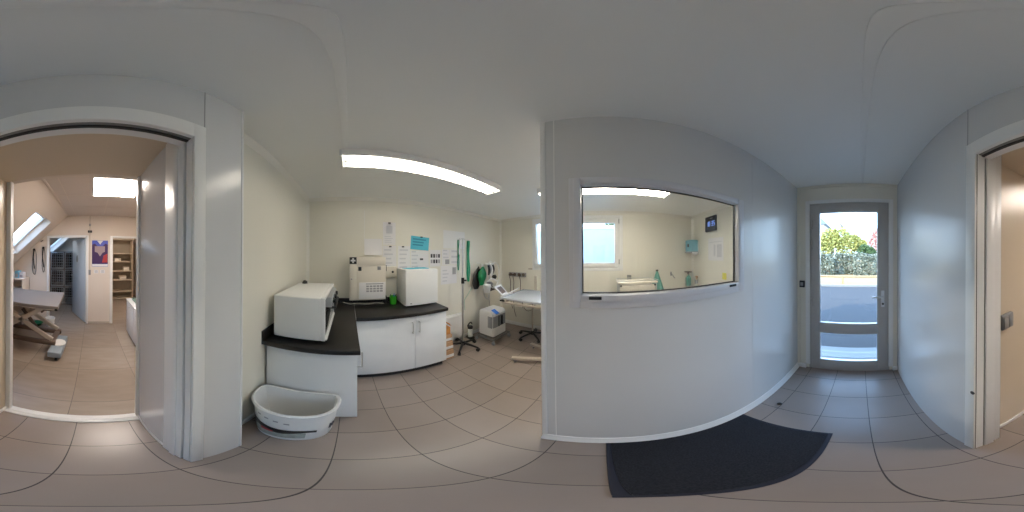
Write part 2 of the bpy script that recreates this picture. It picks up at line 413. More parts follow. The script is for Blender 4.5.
# ------------------------------------------------------------------ door_1: glazed front door
d1 = thing('door_1', 'x', 'x'); del d1['label']; del d1['category']; d1['kind'] = 'structure'
b = MB()
b.box(DX-.012, DX+.002, dy1-.012, dy1+.04, .07, dz1+.03, .004); b.box(DX-.012, DX+.002, dy0-.04, dy0+.012, .07, dz1+.03, .004); b.box(DX-.012, DX+.002, dy0-.0, dy1+.0, dz1-.012, dz1+.03, .004)
b.build('casing', 'pvc', d1)
b = MB(); fr = [(dy1-.045, dy1, 0, dz1), (dy0, dy0+.045, 0, dz1)]
b.box(DX+.004, DX+.07, dy1-.04, dy1, 0, dz1, .003); b.box(DX+.004, DX+.07, dy0, dy0+.04, 0, dz1, .003); b.box(DX+.004, DX+.07, dy0+.04, dy1-.04, dz1-.04, dz1, .003); b.box(DX+.004, DX+.1, dy0, dy1, -.02, .018, .003)
b.build('door_frame', 'aluminium', d1)
gy0, gy1 = -.195, .463
b = MB(); X0, X1 = DX-.004, DX+.055
b.box(X0, X1, gy1, dy1-.036, .02, dz1-.036, .004); b.box(X0, X1, dy0+.036, gy0, .02, dz1-.036, .004)
b.box(X0, X1, gy0, gy1, 2.045, dz1-.036, .004); b.box(X0, X1, gy0, gy1, .607, .735, .004); b.box(X0, X1, gy0, gy1, .02, .175, .004)
b.build('door_leaf', 'aluminium', d1)
b = MB()
for z0, z1 in ((.735, 2.045), (.175, .607)):
    rect_frame(b, 'x', DX+.002, DX+.03, gy0-.002, gy1+.002, z0-.002, z1+.002, .012, .002)
b.build('glazing_bead', 'alu_bright', d1)
for z0, z1 in ((.735, 2.045), (.175, .607)):
    MB().box(DX+.012, DX+.018, gy0+.002, gy1-.002, z0+.002, z1-.002).build('pane', 'doorglass', d1)
b = MB(); b.box(DX-.012, DX-.003, -.265, -.228, .955, 1.15, .004); b.cyl((DX-.006, -.247, 1.085), (DX-.055, -.247, 1.085), .010); b.tube([(DX-.053, -.25, 1.085), (DX-.055, -.20, 1.085), (DX-.055, -.125, 1.083)], .009, 10)
b.build('door_handle', 'alu_bright', d1)
MB().cyl((DX-.005, -.247, .995), (DX-.02, -.247, .995), .012).build('lock', 'black', d1)
for zz in (.95, 1.62, 1.85):
    MB().cyl((DX-.016, dy1-.04, zz), (DX-.016, dy1-.04, zz+.1), .011).build('hinge', 'aluminium', d1)

# ------------------------------------------------------------------ things on the corridor walls and floor
t = thing('door_buzzer', 'small black push-button box on the wall left of the glazed door', 'switch', (DX, .668, 1.165))
MB().box(DX-.022, DX, .635, .70, 1.17, 1.25, .005).build('housing', 'black', t)
MB().box(DX-.027, DX-.02, .65, .685, 1.19, 1.23, .003).build('button', 'grey', t)
t = thing('light_switch', 'grey double rocker switch on the cream passage wall', 'switch', (.575, -.71, 1.165))
MB().box(.552, .575, -.758, -.660, 1.117, 1.213, .006).build('housing', 'grey', t)
for k in (0, 1): MB().box(.544, .554, -.748+.042*k, -.712+.042*k, 1.127, 1.203, .003).build('rocker', 'midgrey', t)
tag(MB().cyl((.484, SY+.008, .842), (.484, SY+.014, .842), .011).build('latch_button', 'black'), 'tiny black latch on the edge of the sliding-door jamb', 'latch')
tag(MB().lathe([(.018, 0), (.02, .006), (.013, .014), (.006, .02), (0, .02)], (1.05, .575, 0), 16).build('door_stop', 'black'), 'small round black door stop on the floor tiles beyond the mat', 'door stop')
t = thing('door_mat', 'dark charcoal rectangular door mat lying along the partition wall', 'mat', (.39, .425, 0))
MB().box(.018, .765, .157, .694, 0.0005, .011, .003).build('pile', 'mat', t)
b = MB(); b.box(-.003, .786, .136, .158, 0.0005, .008, .003); b.box(-.003, .786, .692, .697, 0.0005, .008, .002); b.box(-.003, .018, .157, .693, 0.0005, .008, .003); b.box(.765, .786, .157, .693, 0.0005, .008, .003)
b.build('border', 'matedge', t)

# ------------------------------------------------------------------ ceiling lights
def ceiling_light(label, loc, rotz, lit='tube'):
    t = thing('ceiling_light', label, 'ceiling light', loc, rotz, 'fluorescent ceiling lights')
    L = 1.52; w = .105
    b = MB(); b.prism([(-w, 0), (-w, -.050), (-w+.012, -.060), (-w+.02, -.054), (-w+.02, -.012), (w-.02, -.012), (w-.02, -.054), (w-.012, -.060), (w, -.050), (w, 0)], 'y', -L/2+.02, L/2-.02)
    b.build('housing', 'whiteplastic', t, local=True)
    for s in (-1, 1): MB().box(-w, w, s*L/2-.02*(s > 0), s*L/2+.02*(s < 0), -.078, 0, .006).build('end_cap', 'whiteplastic', t, local=True)
    for k in (-1, 0, 1):
        MB().cyl((k*.052, -L/2+.055, -.058), (k*.052, L/2-.055, -.058), .014, seg=12).build('tube', lit, t, local=True)
    for k in (-.5, .5):
        MB().box(k*.052-.004, k*.052+.004, -L/2+.03, L/2-.03, -.079, -.02).build('louvre', 'louvre', t, local=True)
    b = MB()
    for i in range(17): b.box(-w+.02, w-.02, -L/2+.09+i*.0838-.0008, -L/2+.09+i*.0838+.0008, -.078, -.070)
    b.build('cross_louvre', 'reflector', t, local=True)
    return t
ceiling_light('long lit fluorescent ceiling light above the black worktops', (-1.17, .70, H), 0)
ceiling_light('lit fluorescent ceiling light seen through the viewing window', (0.0, 1.84, H), PI/2, 'tube_bright')

# ------------------------------------------------------------------ worktop cabinets
t = thing('base_cabinet', 'white base cabinet whose plain end panel stands behind the white tub', 'cabinet', (-1.58, -.26, 0))
MB().box(-2.18, -1.035, LY+.02, .035, .11, .88).build('body', 'white', t)
MB().box(-1.035, -1.015, LY+.016, .055, .035, .88, .002).build('end_panel', 'white', t)
MB().box(-2.17, -1.07, LY+.03, -.03, 0, .105).build('plinth', 'black', t)
d = MB().box(-1.60, -1.037, .036, .054, .115, .875, .002).build('door', 'white', t)
MB().tube([(-1.075, .054, .835), (-1.075, .09, .835), (-1.075, .09, .69), (-1.075, .054, .69)], .007, 8).build('handle', 'steel', d)
t = thing('base_cabinet', 'white base cabinet with two doors below the white boxy fridge', 'cabinet', (-1.9, .6, 0))
MB().box(-2.18, -1.655, .06, 1.115, .11, .88).build('body', 'white', t)
MB().box(-2.17, -1.70, .06, 1.10, 0, .105).build('plinth', 'black', t)
for k, (y0, y1) in enumerate(((.058, .707), (.711, 1.117))):
    d = MB().box(-1.654, -1.635, y0, y1, .105, .868, .003).build('door', 'white', t)
    hy = (.672, .752)[k]
    MB().tube([(-1.636, hy, .80), (-1.603, hy, .80), (-1.603, hy, .668), (-1.636, hy, .668)], .0065, 8).build('handle', 'steel', d)
t = thing('worktop', 'black L-shaped worktop with a low upstand over the white cabinets', 'worktop', (-1.58, -.26, .88))
b = MB(); b.box(-2.19, -.968, LY+.012, .0725, .881, .921, .004); b.box(-2.19, -1.60, .077, 1.125, .881, .921, .004)
b.build('board', 'worktop', t)
b = MB(); b.box(-2.2, -.968, LY, LY+.012, .881, 1.0, .003); b.box(-2.202, -2.188, LY, 1.10, .921, .985, .003)
b.build('upstand', 'worktop', t)
MB().box(-2.17, -1.60, .0725, .0765, .885, .9225, .001).build('joint_strip', 'alu_bright', t)

# steriliser oven on the worktop
ox_, oxb = -1.045, -1.685; oy_, oyf = -.515, -.150
t = thing('steriliser_oven', 'white boxy countertop oven with a black front at the left wall', 'oven', ((ox_+oxb)/2, (oy_+oyf)/2, .921))
b = MB(); b.box(oxb, ox_, oy_, oyf-.03, .945, 1.275, .010, 3)
b.box(oxb, oxb+.022, oyf-.032, oyf, .945, 1.275, .006); b.box(ox_-.022, ox_, oyf-.032, oyf, .945, 1.275, .006); b.box(oxb+.02, ox_-.02, oyf-.032, oyf, 1.255, 1.275, .006); b.box(oxb+.02, ox_-.02, oyf-.032, oyf+.01, .945, .962, .004)
b.build('body', 'whiteplastic', t)
dr = MB().box(oxb+.024, ox_-.024, oyf-.03, oyf-.006, .964, 1.16, .004).build('door', 'blackglass', t)
b = MB(); b.tube([(oxb+.05, oyf-.008, 1.135), (oxb+.05, oyf+.045, 1.135), (ox_-.25, oyf+.045, 1.135), (ox_-.25, oyf-.008, 1.135)], .011, 10); b.build('handle', 'black', dr)
cp = MB().box(oxb+.06, ox_-.15, oyf-.03, oyf+.03, 1.165, 1.245, .006).build('control_panel', 'grey', t)
for k in range(3): MB().cyl((oxb+.14+.14*k, oyf+.028, 1.205), (oxb+.14+.14*k, oyf+.05, 1.205), .022, .018).build('knob', 'black', cp)
for fx in (ox_-.05, oxb+.05):
    for fy in (oy_+.04, oyf-.06): MB().cyl((fx, fy, .9215), (fx, fy, .947), .018).build('foot', 'black', t)
for fx in (-1.25, -1.45): pass
b = MB(); b.lathe([(.012, 0), (.03, .004), (.022, .02), (.012, .035), (0, .037)], (0, 0, 0), 14); b.tube([(-.025, 0, .012), (-.04, .01, .02), (-.05, .01, .012)], .006, 6)
for v in b.bm.verts: v.co += Vector((-1.61, -.44, 1.275))
tag(b.build('valve_cap', 'black'), 'small black cap lying on top of the white countertop oven', 'cap')

# wall medicine cabinet with cross sign
fx = -2.05
t = thing('medicine_cabinet', 'cream metal wall cabinet with a white cross on a black square', 'cabinet', (-2.12, .25, .99))
MB().box(WX, fx-.014, .012, .478, .99, 1.55, .005).build('body', 'offwhite', t)
b = MB(); b.box(fx-.014, fx, .012, .105, .99, 1.55, .003); b.box(fx-.014, fx, .105, .478, 1.44, 1.55, .003); b.box(fx-.014, fx-.005, .105, .478, .99, 1.44, .003)
dr = b.build('door', 'offwhite', t)
MB().cyl((fx, .04, 1.27), (fx+.012, .04, 1.27), .009).build('lock', 'midgrey', dr)
sg = MB().box(fx, fx+.003, .015, .103, 1.462, 1.548).build('cross_sign', 'black', t)
b = MB(); b.box(fx+.003, fx+.0045, .049, .069, 1.475, 1.535); b.box(fx+.003, fx+.0045, .029, .089, 1.495, 1.515); b.build('white_cross', 'paper', sg)
MB().box(fx-.005, fx+.003, .125, .165, 1.375, 1.425, .002).build('black_plate', 'black', t)
MB().box(fx-.005, fx+.003, .37, .415, 1.385, 1.43, .002).build('grey_plate', 'grey', t)

def sheet(name, y0, y1, z0, z1, label, rows=(), m='paper', x=WX, magnet=None, wave=.0, im='ink', cat='notice', sgn=1, tiltd=0, group=None):
    """paper pinned to a wall facing +x (sgn=1) or -x (sgn=-1); rows: (u0,u1,v0,v1,mat) printed patches in 0..1"""
    t = thing(name, label, cat, (x, (y0+y1)/2, z0), 0, group)
    ny = 8; b = MB(); cy, cz = (y0+y1)/2, (z0+z1)/2; ca, sa = math.cos(math.radians(tiltd)), math.sin(math.radians(tiltd))
    def pt(u, v, off):
        yy = y0+(y1-y0)*u-cy; zz = z0+(z1-z0)*v-cz
        return Vector((x+sgn*(off+wave*(1-v)**2*(.6+.4*math.sin(u*5))), cy+yy*ca-zz*sa, cz+yy*sa+zz*ca))
    def patch(b, u0, u1, v0, v1, o0, o1, n):
        g = [[[b.bm.verts.new(pt(u0+(u1-u0)*i/n, v0+(v1-v0)*j/n, o)) for j in range(n+1)] for i in range(n+1)] for o in (o0, o1)]
        for i in range(n):
            for j in range(n):
                for k in (0, 1): 
                    q = (g[k][i][j], g[k][i+1][j], g[k][i+1][j+1], g[k][i][j+1]); b._tag([b.bm.faces.new(q if k else q[::-1])])
        for i in range(n):
            for e in (0, n):
                b._tag([b.bm.faces.new((g[0][i][e], g[0][i+1][e], g[1][i+1][e], g[1][i][e])), b.bm.faces.new((g[0][e][i], g[0][e][i+1], g[1][e][i+1], g[1][e][i]))])
    patch(b, 0, 1, 0, 1, .001, .0022, ny if wave else 1); b.build('sheet', m, t)
    if rows:
        b = MB(); names = []
        mats = sorted(set(r[4] for r in rows))
        for r in rows:
            b.mi = mats.index(r[4]); patch(b, r[0], r[1], r[2], r[3], .0021, .0028, 3 if wave else 1)
        b.build('print', mats, t)
    if magnet:
        for u in magnet: 
            p = pt(u, .965, .004); s_ = .018
            MB().box(p.x, p.x+sgn*.01, p.y-s_, p.y+s_, p.z-.009, p.z+.009, .003).build('magnet', 'black', t)
    return t
def lines(n, u0=.12, u1=.88, v0=.1, v1=.8, im='ink', h=.35):
    out = []
    for i in range(n):
        v = v0+(v1-v0)*i/max(1, n-1); hh = (v1-v0)/max(1, n-1)*h
        out.append((u0, u0+(u1-u0)*random.uniform(.65, 1), v, v+hh, im))
    return out
M['faint'] = mat('faint print', (.62, .62, .65), .8)
sheet('notice', .475, .655, 1.72, 2.04, 'white notice pinned highest on the wall, above the row of sheets', lines(4, v0=.1, v1=.35, im='faint')+[(.25, .75, .5, .85, 'faint')], magnet=(.5,))
sheet('notice', .468, .665, 1.36, 1.708, 'white sheet under one black magnet, just above the cabinet', lines(5, im='faint'), magnet=(.55,))
sheet('notice', .69, .875, 1.36, 1.708, 'white sheet under a black magnet, left of the turquoise sheet', lines(5, im='faint'), magnet=(.4,))
sheet('notice', .885, 1.185, 1.655, 1.855, 'bright turquoise paper tilted under a black magnet', lines(3, .1, .93, .3, .72, 'tealink', .5), m='tealpaper', magnet=(.55,), tiltd=-4)
sheet('notice', .885, 1.18, 1.37, 1.645, 'white sheet with one dark mark behind the white fridge, under the turquoise sheet', lines(5, .05, .4, .1, .9, 'faint')+[(.5, .68, .48, .58, 'darkink')])
rows = []
for r_ in range(2):
    for c_ in range(4): rows.append((.08+.23*c_, .25+.23*c_, .2+.33*r_, .42+.33*r_, 'darkink' if (r_+c_) % 3 else 'ink'))
sheet('notice', 1.20, 1.395, 1.40, 1.66, 'white sheet with two rows of small dark pictures above the fridge', rows)
sheet('notice', 1.425, 1.575, 1.42, 1.67, 'white sheet with a grey picture at its lower right corner', lines(3, v0=.45, v1=.9, im='faint')+[(.4, .95, .05, .35, 'ink')])
sheet('notice', 1.40, 1.72, 1.10, 1.41, 'large white sheet low on the wall with a grey barcode-like patch', lines(4, .1, .5, .15, .7, 'faint')+[(.72, .95, .5, .88, 'ink')], )
sheet('notice', 1.585, 1.80, 1.42, 1.68, 'white sheet left of the green strap with a dark mark at its right edge', lines(3, im='faint')+[(.8, .93, .45, .65, 'darkink')])
sheet('glossy_poster', 1.45, 1.905, 1.69, 1.99, 'pale glossy blank poster behind the top of the drip stand', m='whiteplastic')
sheet('paper_bundle', .215, .46, 1.575, 1.80, 'curling blank white paper left of the magnet-held sheets', m='paper', wave=.03)
t = thing('wall_calendar', 'white printed calendar sheet on the front of the cream cabinet', 'calendar', (fx, .3, 1.0))
MB().box(fx-.001, fx+.004, .135, .475, 1.008, 1.225, .001).build('sheet', 'paper', t)
b = MB()
for i in range(5):
    for j in range(3): b.box(fx+.004, fx+.005, .225+.044*i, .26+.044*i, 1.10+.032*j, 1.122+.032*j)
b.box(fx+.004, fx+.005, .22, .445, 1.20, 1.212); b.build('print', 'ink', t)
t = thing('wall_socket', 'white socket box with one dark hole on the wall beside the fridge', 'socket', (WX, .575, 1.27))
MB().box(WX, WX+.05, .50, .655, 1.27, 1.42, .006).build('housing', 'offwhite', t)
MB().cyl((WX+.05, .60, 1.345), (WX+.053, .60, 1.345), .016).build('hole', 'black', t)
MB().box(WX+.05, WX+.056, .505, .512, 1.36, 1.44, .001).build('slot', 'black', t)

# fridge box, teal folders, cup, cables
t = thing('mini_fridge', 'white boxy countertop fridge standing on the right end of the worktop', 'fridge', (-2.02, .89, .921))
MB().box(-2.185, -1.862, .67, 1.118, .935, 1.395, .006).build('body', 'whiteplastic', t)
dr = MB().box(-1.861, -1.832, .67, 1.118, .938, 1.393, .008, 3).build('door', 'whiteplastic', t)
MB().box(-1.832, -1.829, .73, .752, .96, .972).build('badge', 'grey', dr)
for q in ((-2.15, .71), (-2.15, 1.07), (-1.93, .71), (-1.93, 1.07)): MB().cyl((q[0], q[1], .9215), (q[0], q[1], .94), .016).build('foot', 'black', t)
for k, (x0, y0, r_, lab) in enumerate(((-2.0, .80, .2, 'turquoise folder lying at the left on top of the white fridge'), (-2.02, .97, -.15, 'turquoise folder lying at the right on top of the white fridge'))):
    b = MB(); b.box(-.10, .10, -.075, .075, .0005, .006, .001); b.box(-.095, .098, -.07, .072, .0058, .008)
    for v in b.bm.verts: v.co = Matrix.Rotation(r_, 3, 'Z') @ v.co + Vector((x0, y0, 1.395))
    tag(b.build('folder', 'tealpaper'), lab, 'folder', 'turquoise folders')
t = thing('pen_cup', 'bright green pen cup beside the white fridge', 'cup', (-2.05, .575, .921))
b = MB(); b.lathe([(.036, 0), (.04, .004), (.046, .108), (.048, .112), (.044, .112), (.038, .01), (0, .01)], (-2.05, .575, .9215), 20); b.build('cup', 'green', t)
for dx, dy, m_ in ((.012, -.02, 'black'), (-.015, .012, 'blue'), (.01, .018, 'black')):
    MB().tube([(-2.05+dx*.5, .575+dy*.5, .935), (-2.05+dx*2, .575+dy*2, 1.06)], .005, 8).build('pen', m_, t)
b = MB(); b.tube([(-2.14, -.06, .936), (-2.10, .02, .9295), (-2.12, .12, .9295), (-2.08, .25, .9295), (-2.13, .36, .9295), (-2.09, .42, .9295), (-2.08, .455, .9295)], .006, 8, smooth=6)
tag(b.build('cable', 'offwhite'), 'pale cable trailing along the worktop under the cream cabinet', 'cable')
t = thing('power_adapter', 'black power adapter on the worktop between cabinet and green cup', 'adapter', (-2.14, .50, .921))
MB().box(-2.175, -2.11, .465, .525, .9215, .985, .008).build('body', 'black', t)
MB().box(-2.15, -2.13, .48, .51, .984, 1.02, .004).build('plug', 'black', t)

# ------------------------------------------------------------------ D-shaped tub in front of the end panel
cx, cy = -.845, -.30
def dshape(w, d, n=28, xb=-.978):
    """plan outline: flat back at x=xb, bulging front toward +x"""
    pts = []
    for i in range(n):
        a = -PI/2+PI*i/(n-1)
        pts.append((xb+.05+(d-.05)*max(0, math.cos(a))**.75, cy+math.sin(a)*w/2*1.0))
    pts += [(xb+.012, cy+w/2-.012), (xb, cy+w/2-.05), (xb, cy), (xb, cy-w/2+.05), (xb+.012, cy-w/2+.012)]
    return pts
def dring(w, d, z, xb=-.978): return [Vector((x, y, z)) for x, y in dshape(w, d, 28, xb)]
t = thing('plastic_tub', 'white half-round plastic tub on the tiles below the black worktop', 'tub', (cx, cy, 0))
b = MB()
prof_ = [(.39, .270, .0005, -.965), (.42, .282, .015, -.97), (.462, .286, .22, -.974), (.485, .284, .42, -.977), (.515, .294, .425, -.979), (.52, .297, .44, -.98), (.505, .284, .452, -.978), (.48, .270, .448, -.972), (.455, .255, .30, -.966), (.385, .235, .03, -.955), (.30, .19, .025, -.93)]
b.ring_sweep([dring(w, d, z, xb) for w, d, z, xb in prof_])
b.build('body', 'whiteplastic', t, 40)
def tubband(name, m_, i0, i1, zlo, zhi, off=.0015):
    b = MB(); n = i1-i0; lo = []; hi = []
    for i in range(i0, i1+1):
        f = (i-i0)/n; z0, z1 = zlo(f), zhi(f); r = []
        for z in (z0, z1):
            if z < .22: k = (z-.015)/.205; w, d, xb = .42+.042*k, .282+.004*k, -.97-.004*k
            else: k = (z-.22)/.2; w, d, xb = .462+.023*k, .286-.002*k, -.974-.003*k
            x, y = dshape(w+.0*2, d, 28, xb)[i]; x0_, y0_ = xb+.05, cy
            v = Vector((x-x0_, y-y0_, 0)).normalized()*off
            r.append(Vector((x+v.x, y+v.y, z)))
        lo.append(r[0]); hi.append(r[1])
    vs = [(b.bm.verts.new(p), b.bm.verts.new(q)) for p, q in zip(lo, hi)]
    for k in range(n): b.bm.faces.new((vs[k][0], vs[k+1][0], vs[k+1][1], vs[k][1]))
    b.build(name, m_, t)
M['labelgreen'] = mat('greenish grey print', (.33, .36, .33), .5, noise=.3, nscale=25)
tubband('picture_strip', 'labelgreen', 3, 18, lambda f: .05+.02*abs(f-.4), lambda f: .21-.03*f+.02*math.sin(f*4))
tubband('dark_print', 'black', 5, 20, lambda f: .165-.01*f+.02*math.sin(f*9), lambda f: .27-.08*f+.015*math.cos(f*7), .003)
tubband('red_print', 'red', 9, 12, lambda f: .14, lambda f: .185-.02*f, .004)
for k in range(3):
    tubband('print_mark', 'darkink', 23+k, 24+k, lambda f: .14+.02*(1-f), lambda f: .25-.02*f, .003)
for k in range(4):
    tubband('text_line', 'ink', 8+2*k, 9+2*k, lambda f, k=k: .345-.012*k, lambda f, k=k: .362-.012*k, .002)

# ------------------------------------------------------------------ radiator and cartons
t = thing('panel_radiator', 'white panel radiator low on the wall behind the drip stand', 'radiator', (-2.15, 1.62, .06))
MB().box(-2.17, -2.12, 1.40, 1.80, .09, .51, .006).build('panel', 'whiteplastic', t)
MB().box(-2.19, -2.11, 1.38, 1.82, .51, .55, .008).build('top_grille', 'whiteplastic', t)
MB().box(WX, -2.17, 1.50, 1.76, .2, .4).build('bracket', 'midgrey', t)
for y_ in (1.47, 1.79): MB().box(-2.16, -2.13, y_-.015, y_+.015, .001, .092, .003).build('foot', 'whiteplastic', t)
def carton(label, z0, z1, y0, y1, x0, x1, m_, bandm):
    t = thing('cardboard_box', label, 'box', ((x0+x1)/2, (y0+y1)/2, z0), 0, 'stacked cartons')
    MB().box(x0, x1, y0, y1, z0+.0005, z1-.0005, .003).build('carton', m_, t)
    MB().box(x0+.01, x1+.0012, y0+.01, y1+.0012, z0+.03, z0+(z1-z0)*.55).build('label_band', bandm, t)
    return t
carton('brown carton with a white band, lowest of the stack beside the cabinet', 0, .155, 1.14, 1.315, -2.05, -1.75, 'carton', 'paper')
carton('brown carton with a white band, second from the floor beside the cabinet', .155, .30, 1.14, 1.31, -2.04, -1.76, 'carton', 'paper')
carton('brown carton with a white band, third from the floor beside the cabinet', .30, .425, 1.14, 1.305, -2.04, -1.77, 'carton', 'paper')
t = thing('cardboard_box', 'plain orange open carton on top of the stack beside the cabinet', 'box', (-1.9, 1.24, .425), 0, 'stacked cartons')
MB().box(-2.03, -1.79, 1.14, 1.29, .4255, .54, .003).build('carton', 'card', t)
b = MB(); b.box(-2.03, -1.79, -.001, .001, 0, .06, rot=Matrix.Rotation(.6, 3, 'X'))
for v in b.bm.verts: v.co += Vector((0, 1.29, .545))
b.build('flap', 'card', t)

# ------------------------------------------------------------------ five star base helper
def star_base(t, x, y, r, n=5, ph=0.0, m_='black', hub=.035, zc=.085):
    MB().lathe([(hub, 0), (hub*1.2, .01), (hub, .05), (hub*.7, .075), (0, .076)], (x, y, zc-.02), 18).build('hub', m_, t)
    for k in range(n):
        a = ph+2*PI*k/n; c, s = math.cos(a), math.sin(a)
        lg = MB().tube([(x+c*hub*.5, y+s*hub*.5, zc+.015), (x+c*r*.55, y+s*r*.55, zc+.005), (x+c*r, y+s*r, zc-.015)], [.021, .019, .014], 8).build('leg', m_, t)
        b = MB(); px, py = x+c*r, y+s*r
        b.cyl((px, py, zc-.01), (px, py, .05), .009)
        for q in (-1, 1): b.cyl((px-s*.005*q, py+c*.005*q, .029), (px-s*.018*q, py+c*.018*q, .029), .0285)
        b.build('castor', 'black', lg)

t = thing('drip_stand', 'tall steel drip stand on a black castor base beside the cartons', 'stand', (-1.93, 1.70, 0))
sx_, sy_ = -1.90, 1.605
star_base(t, sx_, sy_, .25, 5, .35)
MB().cyl((sx_, sy_, .10), (sx_, sy_, 1.18), .0155).build('outer_pole', 'steel', t)
MB().cyl((sx_, sy_, 1.18), (sx_, sy_, 1.83), .009).build('inner_pole', 'steel', t)
b = MB(); b.cyl((sx_, sy_, 1.14), (sx_, sy_, 1.23), .024); b.cyl((sx_, sy_, 1.19), (sx_+.05, sy_+.03, 1.19), .012); b.build('clamp', 'black', t)
b = MB(); b.tube([(sx_, sy_-.06, 1.83), (sx_, sy_-.065, 1.815), (sx_, sy_-.045, 1.805), (sx_, sy_-.03, 1.825), (sx_, sy_, 1.83), (sx_, sy_+.03, 1.825), (sx_, sy_+.045, 1.805), (sx_, sy_+.06, 1.815)], .005, 8, smooth=3); b.build('hook', 'steel', t)
def strap(label, y, z0, z1, w, x=WX+.012, seed=1):
    t = thing('green_strap', label, 'strap', (x, y, z1), 0, 'green straps on the wall'); rnd = random.Random(seed)
    for k in (-1, 1):
        b = MB(); n = 16; rings = []
        for i in range(n+1):
            f = i/n; zz = z1+(z0-z1)*f; yy = y+k*w*.35*(.4+.6*math.sin(f*PI)) + .004*math.sin(f*9+k); xx = x+.006+.006*math.sin(f*7+k*2)+(.004 if k > 0 else 0)
            hw = w*.32*(1+.25*math.sin(f*11+k))
            rings.append([Vector((xx, yy-hw, zz)), Vector((xx+.004, yy, zz)), Vector((xx, yy+hw, zz)), Vector((xx-.003, yy, zz))])
        b.ring_sweep(rings); b.build('band', 'strap', t)
    MB().cyl((WX, y, z1), (WX+.03, y, z1), .007).build('hook', 'midgrey', t)
strap('broad green strap hanging on the wall right of the drip stand', 1.975, 1.10, 1.84, .055)
strap('thin green strap hanging on the wall behind the drip stand pole', 1.745, 1.32, 1.84, .026, seed=3)

# ------------------------------------------------------------------ oxygen concentrator on a wheeled frame
t = thing('oxygen_concentrator', 'white and grey oxygen concentrator with a blue display on the floor', 'concentrator', (-1.80, 2.2, 0))
x0, x1, y0, y1 = -1.955, -1.645, 2.02, 2.395
b = MB()
outl = [(x0, y0), (x1-.03, y0), (x1, y0+.04), (x1, y1-.04), (x1-.03, y1), (x0, y1)]
def oring(z, ins=0.0, fx_=0.0):
    return [Vector((max(min(x, x1-ins-fx_), x0+ins), max(min(y, y1-ins), y0+ins), z)) for x, y in outl]
b.ring_sweep([oring(.135, .012), oring(.15), oring(.30)], True); b.ring_sweep([oring(.30, 0, .035), oring(.53, 0, .035)], True)
b.ring_sweep([oring(.53), oring(.565, 0), oring(.60, .01, .05), oring(.615, .02, .14)], True)
b.build('body', 'whiteplastic', t, 35)
b = MB(); b.box(x1-.034, x1-.012, y0+.022, y1-.022, .305, .525, .006); b.box(x0+.19, x1-.03, y0-.002, y0+.01, .305, .525, .003); b.build('dark_grille', 'grey', t)
b = MB(); b.box(x1-.014, x1-.004, y0+.15, y0+.17, .31, .52); b.box(x1-.014, x1-.004, y0+.21, y0+.215, .31, .52)
b.cyl((x1-.005, y0+.24, .33), (x1-.005, y0+.24, .50), .018, seg=12); b.build('flow_meter', 'black', t)
b = MB(); b.box(-.06, .06, -.045, .045, -.003, .004, .002, rot=Matrix.Rotation(math.radians(28), 3, 'Y'))
for v in b.bm.verts: v.co += Vector((x1-.045, y0+.11, .596))
b.build('display', 'blue', t)
b = MB(); rect = [(x0-.03, y0-.035), (x1+.03, y0-.035), (x1+.03, y1+.03), (x0-.03, y1+.03)]
b.tube([(p[0], p[1], .105) for p in rect], .013, 8, closed=True); b.tube([((x0+x1)/2, y0-.035, .105), ((x0+x1)/2, y1+.03, .105)], .010, 8)
b.box(x0, x1, y0, y1, .116, .136); b.build('trolley_frame', 'railgrey', t)
for p in rect:
    b = MB(); b.cyl((p[0], p[1], .10), (p[0], p[1], .06), .012)
    b.cyl((p[0], p[1]-.012, .033), (p[0], p[1]+.012, .033), .033, seg=18); b.build('castor', 'grey', t)
b = MB(); b.tube([(x0-.015, y0+.03, .11), (x0-.02, y0+.03, .3), (x0-.02, y0+.03, .56)], .012, 8); b.build('back_post', 'black', t)
# small suction unit against the wall
t = thing('suction_pump', 'small black and white pump on the floor left of the concentrator', 'pump', (-2.08, 1.93, 0))
MB().box(-2.15, -2.02, 1.88, 1.97, .0005, .05, .006).build('base', 'black', t)
MB().lathe([(.04, 0), (.042, .02), (.04, .15), (.03, .17), (0, .17)], (-2.085, 1.925, .05), 18).build('jar', 'whiteplastic', t)
b = MB(); b.lathe([(.045, 0), (.048, .04), (.03, .06), (0, .06)], (-2.085, 1.925, .22), 18); b.tube([(-2.085, 1.88, .25), (-2.07, 1.86, .31), (-2.08, 1.93, .345), (-2.09, 1.97, .30)], .012, 8, smooth=4); b.build('pump_head', 'black', t)

# anaesthesia stand behind the concentrator
ax, ay = -2.085, 2.44
t = thing('anaesthesia_stand', 'anaesthesia stand with hoses, gauges and a white screen behind the concentrator', 'medical stand', (ax, ay, 0))
MB().lathe([(.042, 0), (.042, .012), (.02, .02), (.016, .05), (0, .05)], (ax, ay, .0005), 20).build('base_plate', 'midgrey', t)
MB().cyl((ax, ay, .04), (ax, ay, 1.44), .014).build('pole', 'steel', t)
b = MB(); b.tube([(ax, ay, .70), (ax+.02, ay-.12, .74), (ax+.05, ay-.2, .82), (ax+.06, ay-.24, .95)], .012, 8, smooth=4); b.tube([(ax, ay, .70), (ax+.05, ay-.1, .72), (ax+.1, ay-.12, .86), (ax+.12, ay-.10, 1.0)], .010, 8, smooth=4); b.build('bracket', 'steel', t)
cn = (ax+.17, ay-.26)
b = MB(); b.lathe([(.045, 0), (.052, .01), (.066, .12), (.07, .13), (.065, .15), (.03, .16), (0, .16)], (cn[0], cn[1], .90), 18); b.build('canister', 'whiteplastic', t)
b = MB(); b.tube([(cn[0], cn[1], 1.10), (cn[0]+.02, cn[1]+.07, 1.14), (cn[0]+.02, cn[1]+.16, 1.135), (cn[0]+.06, cn[1]+.24, 1.08)], .012, 8, smooth=4); b.build('hose', 'whiteplastic', t)
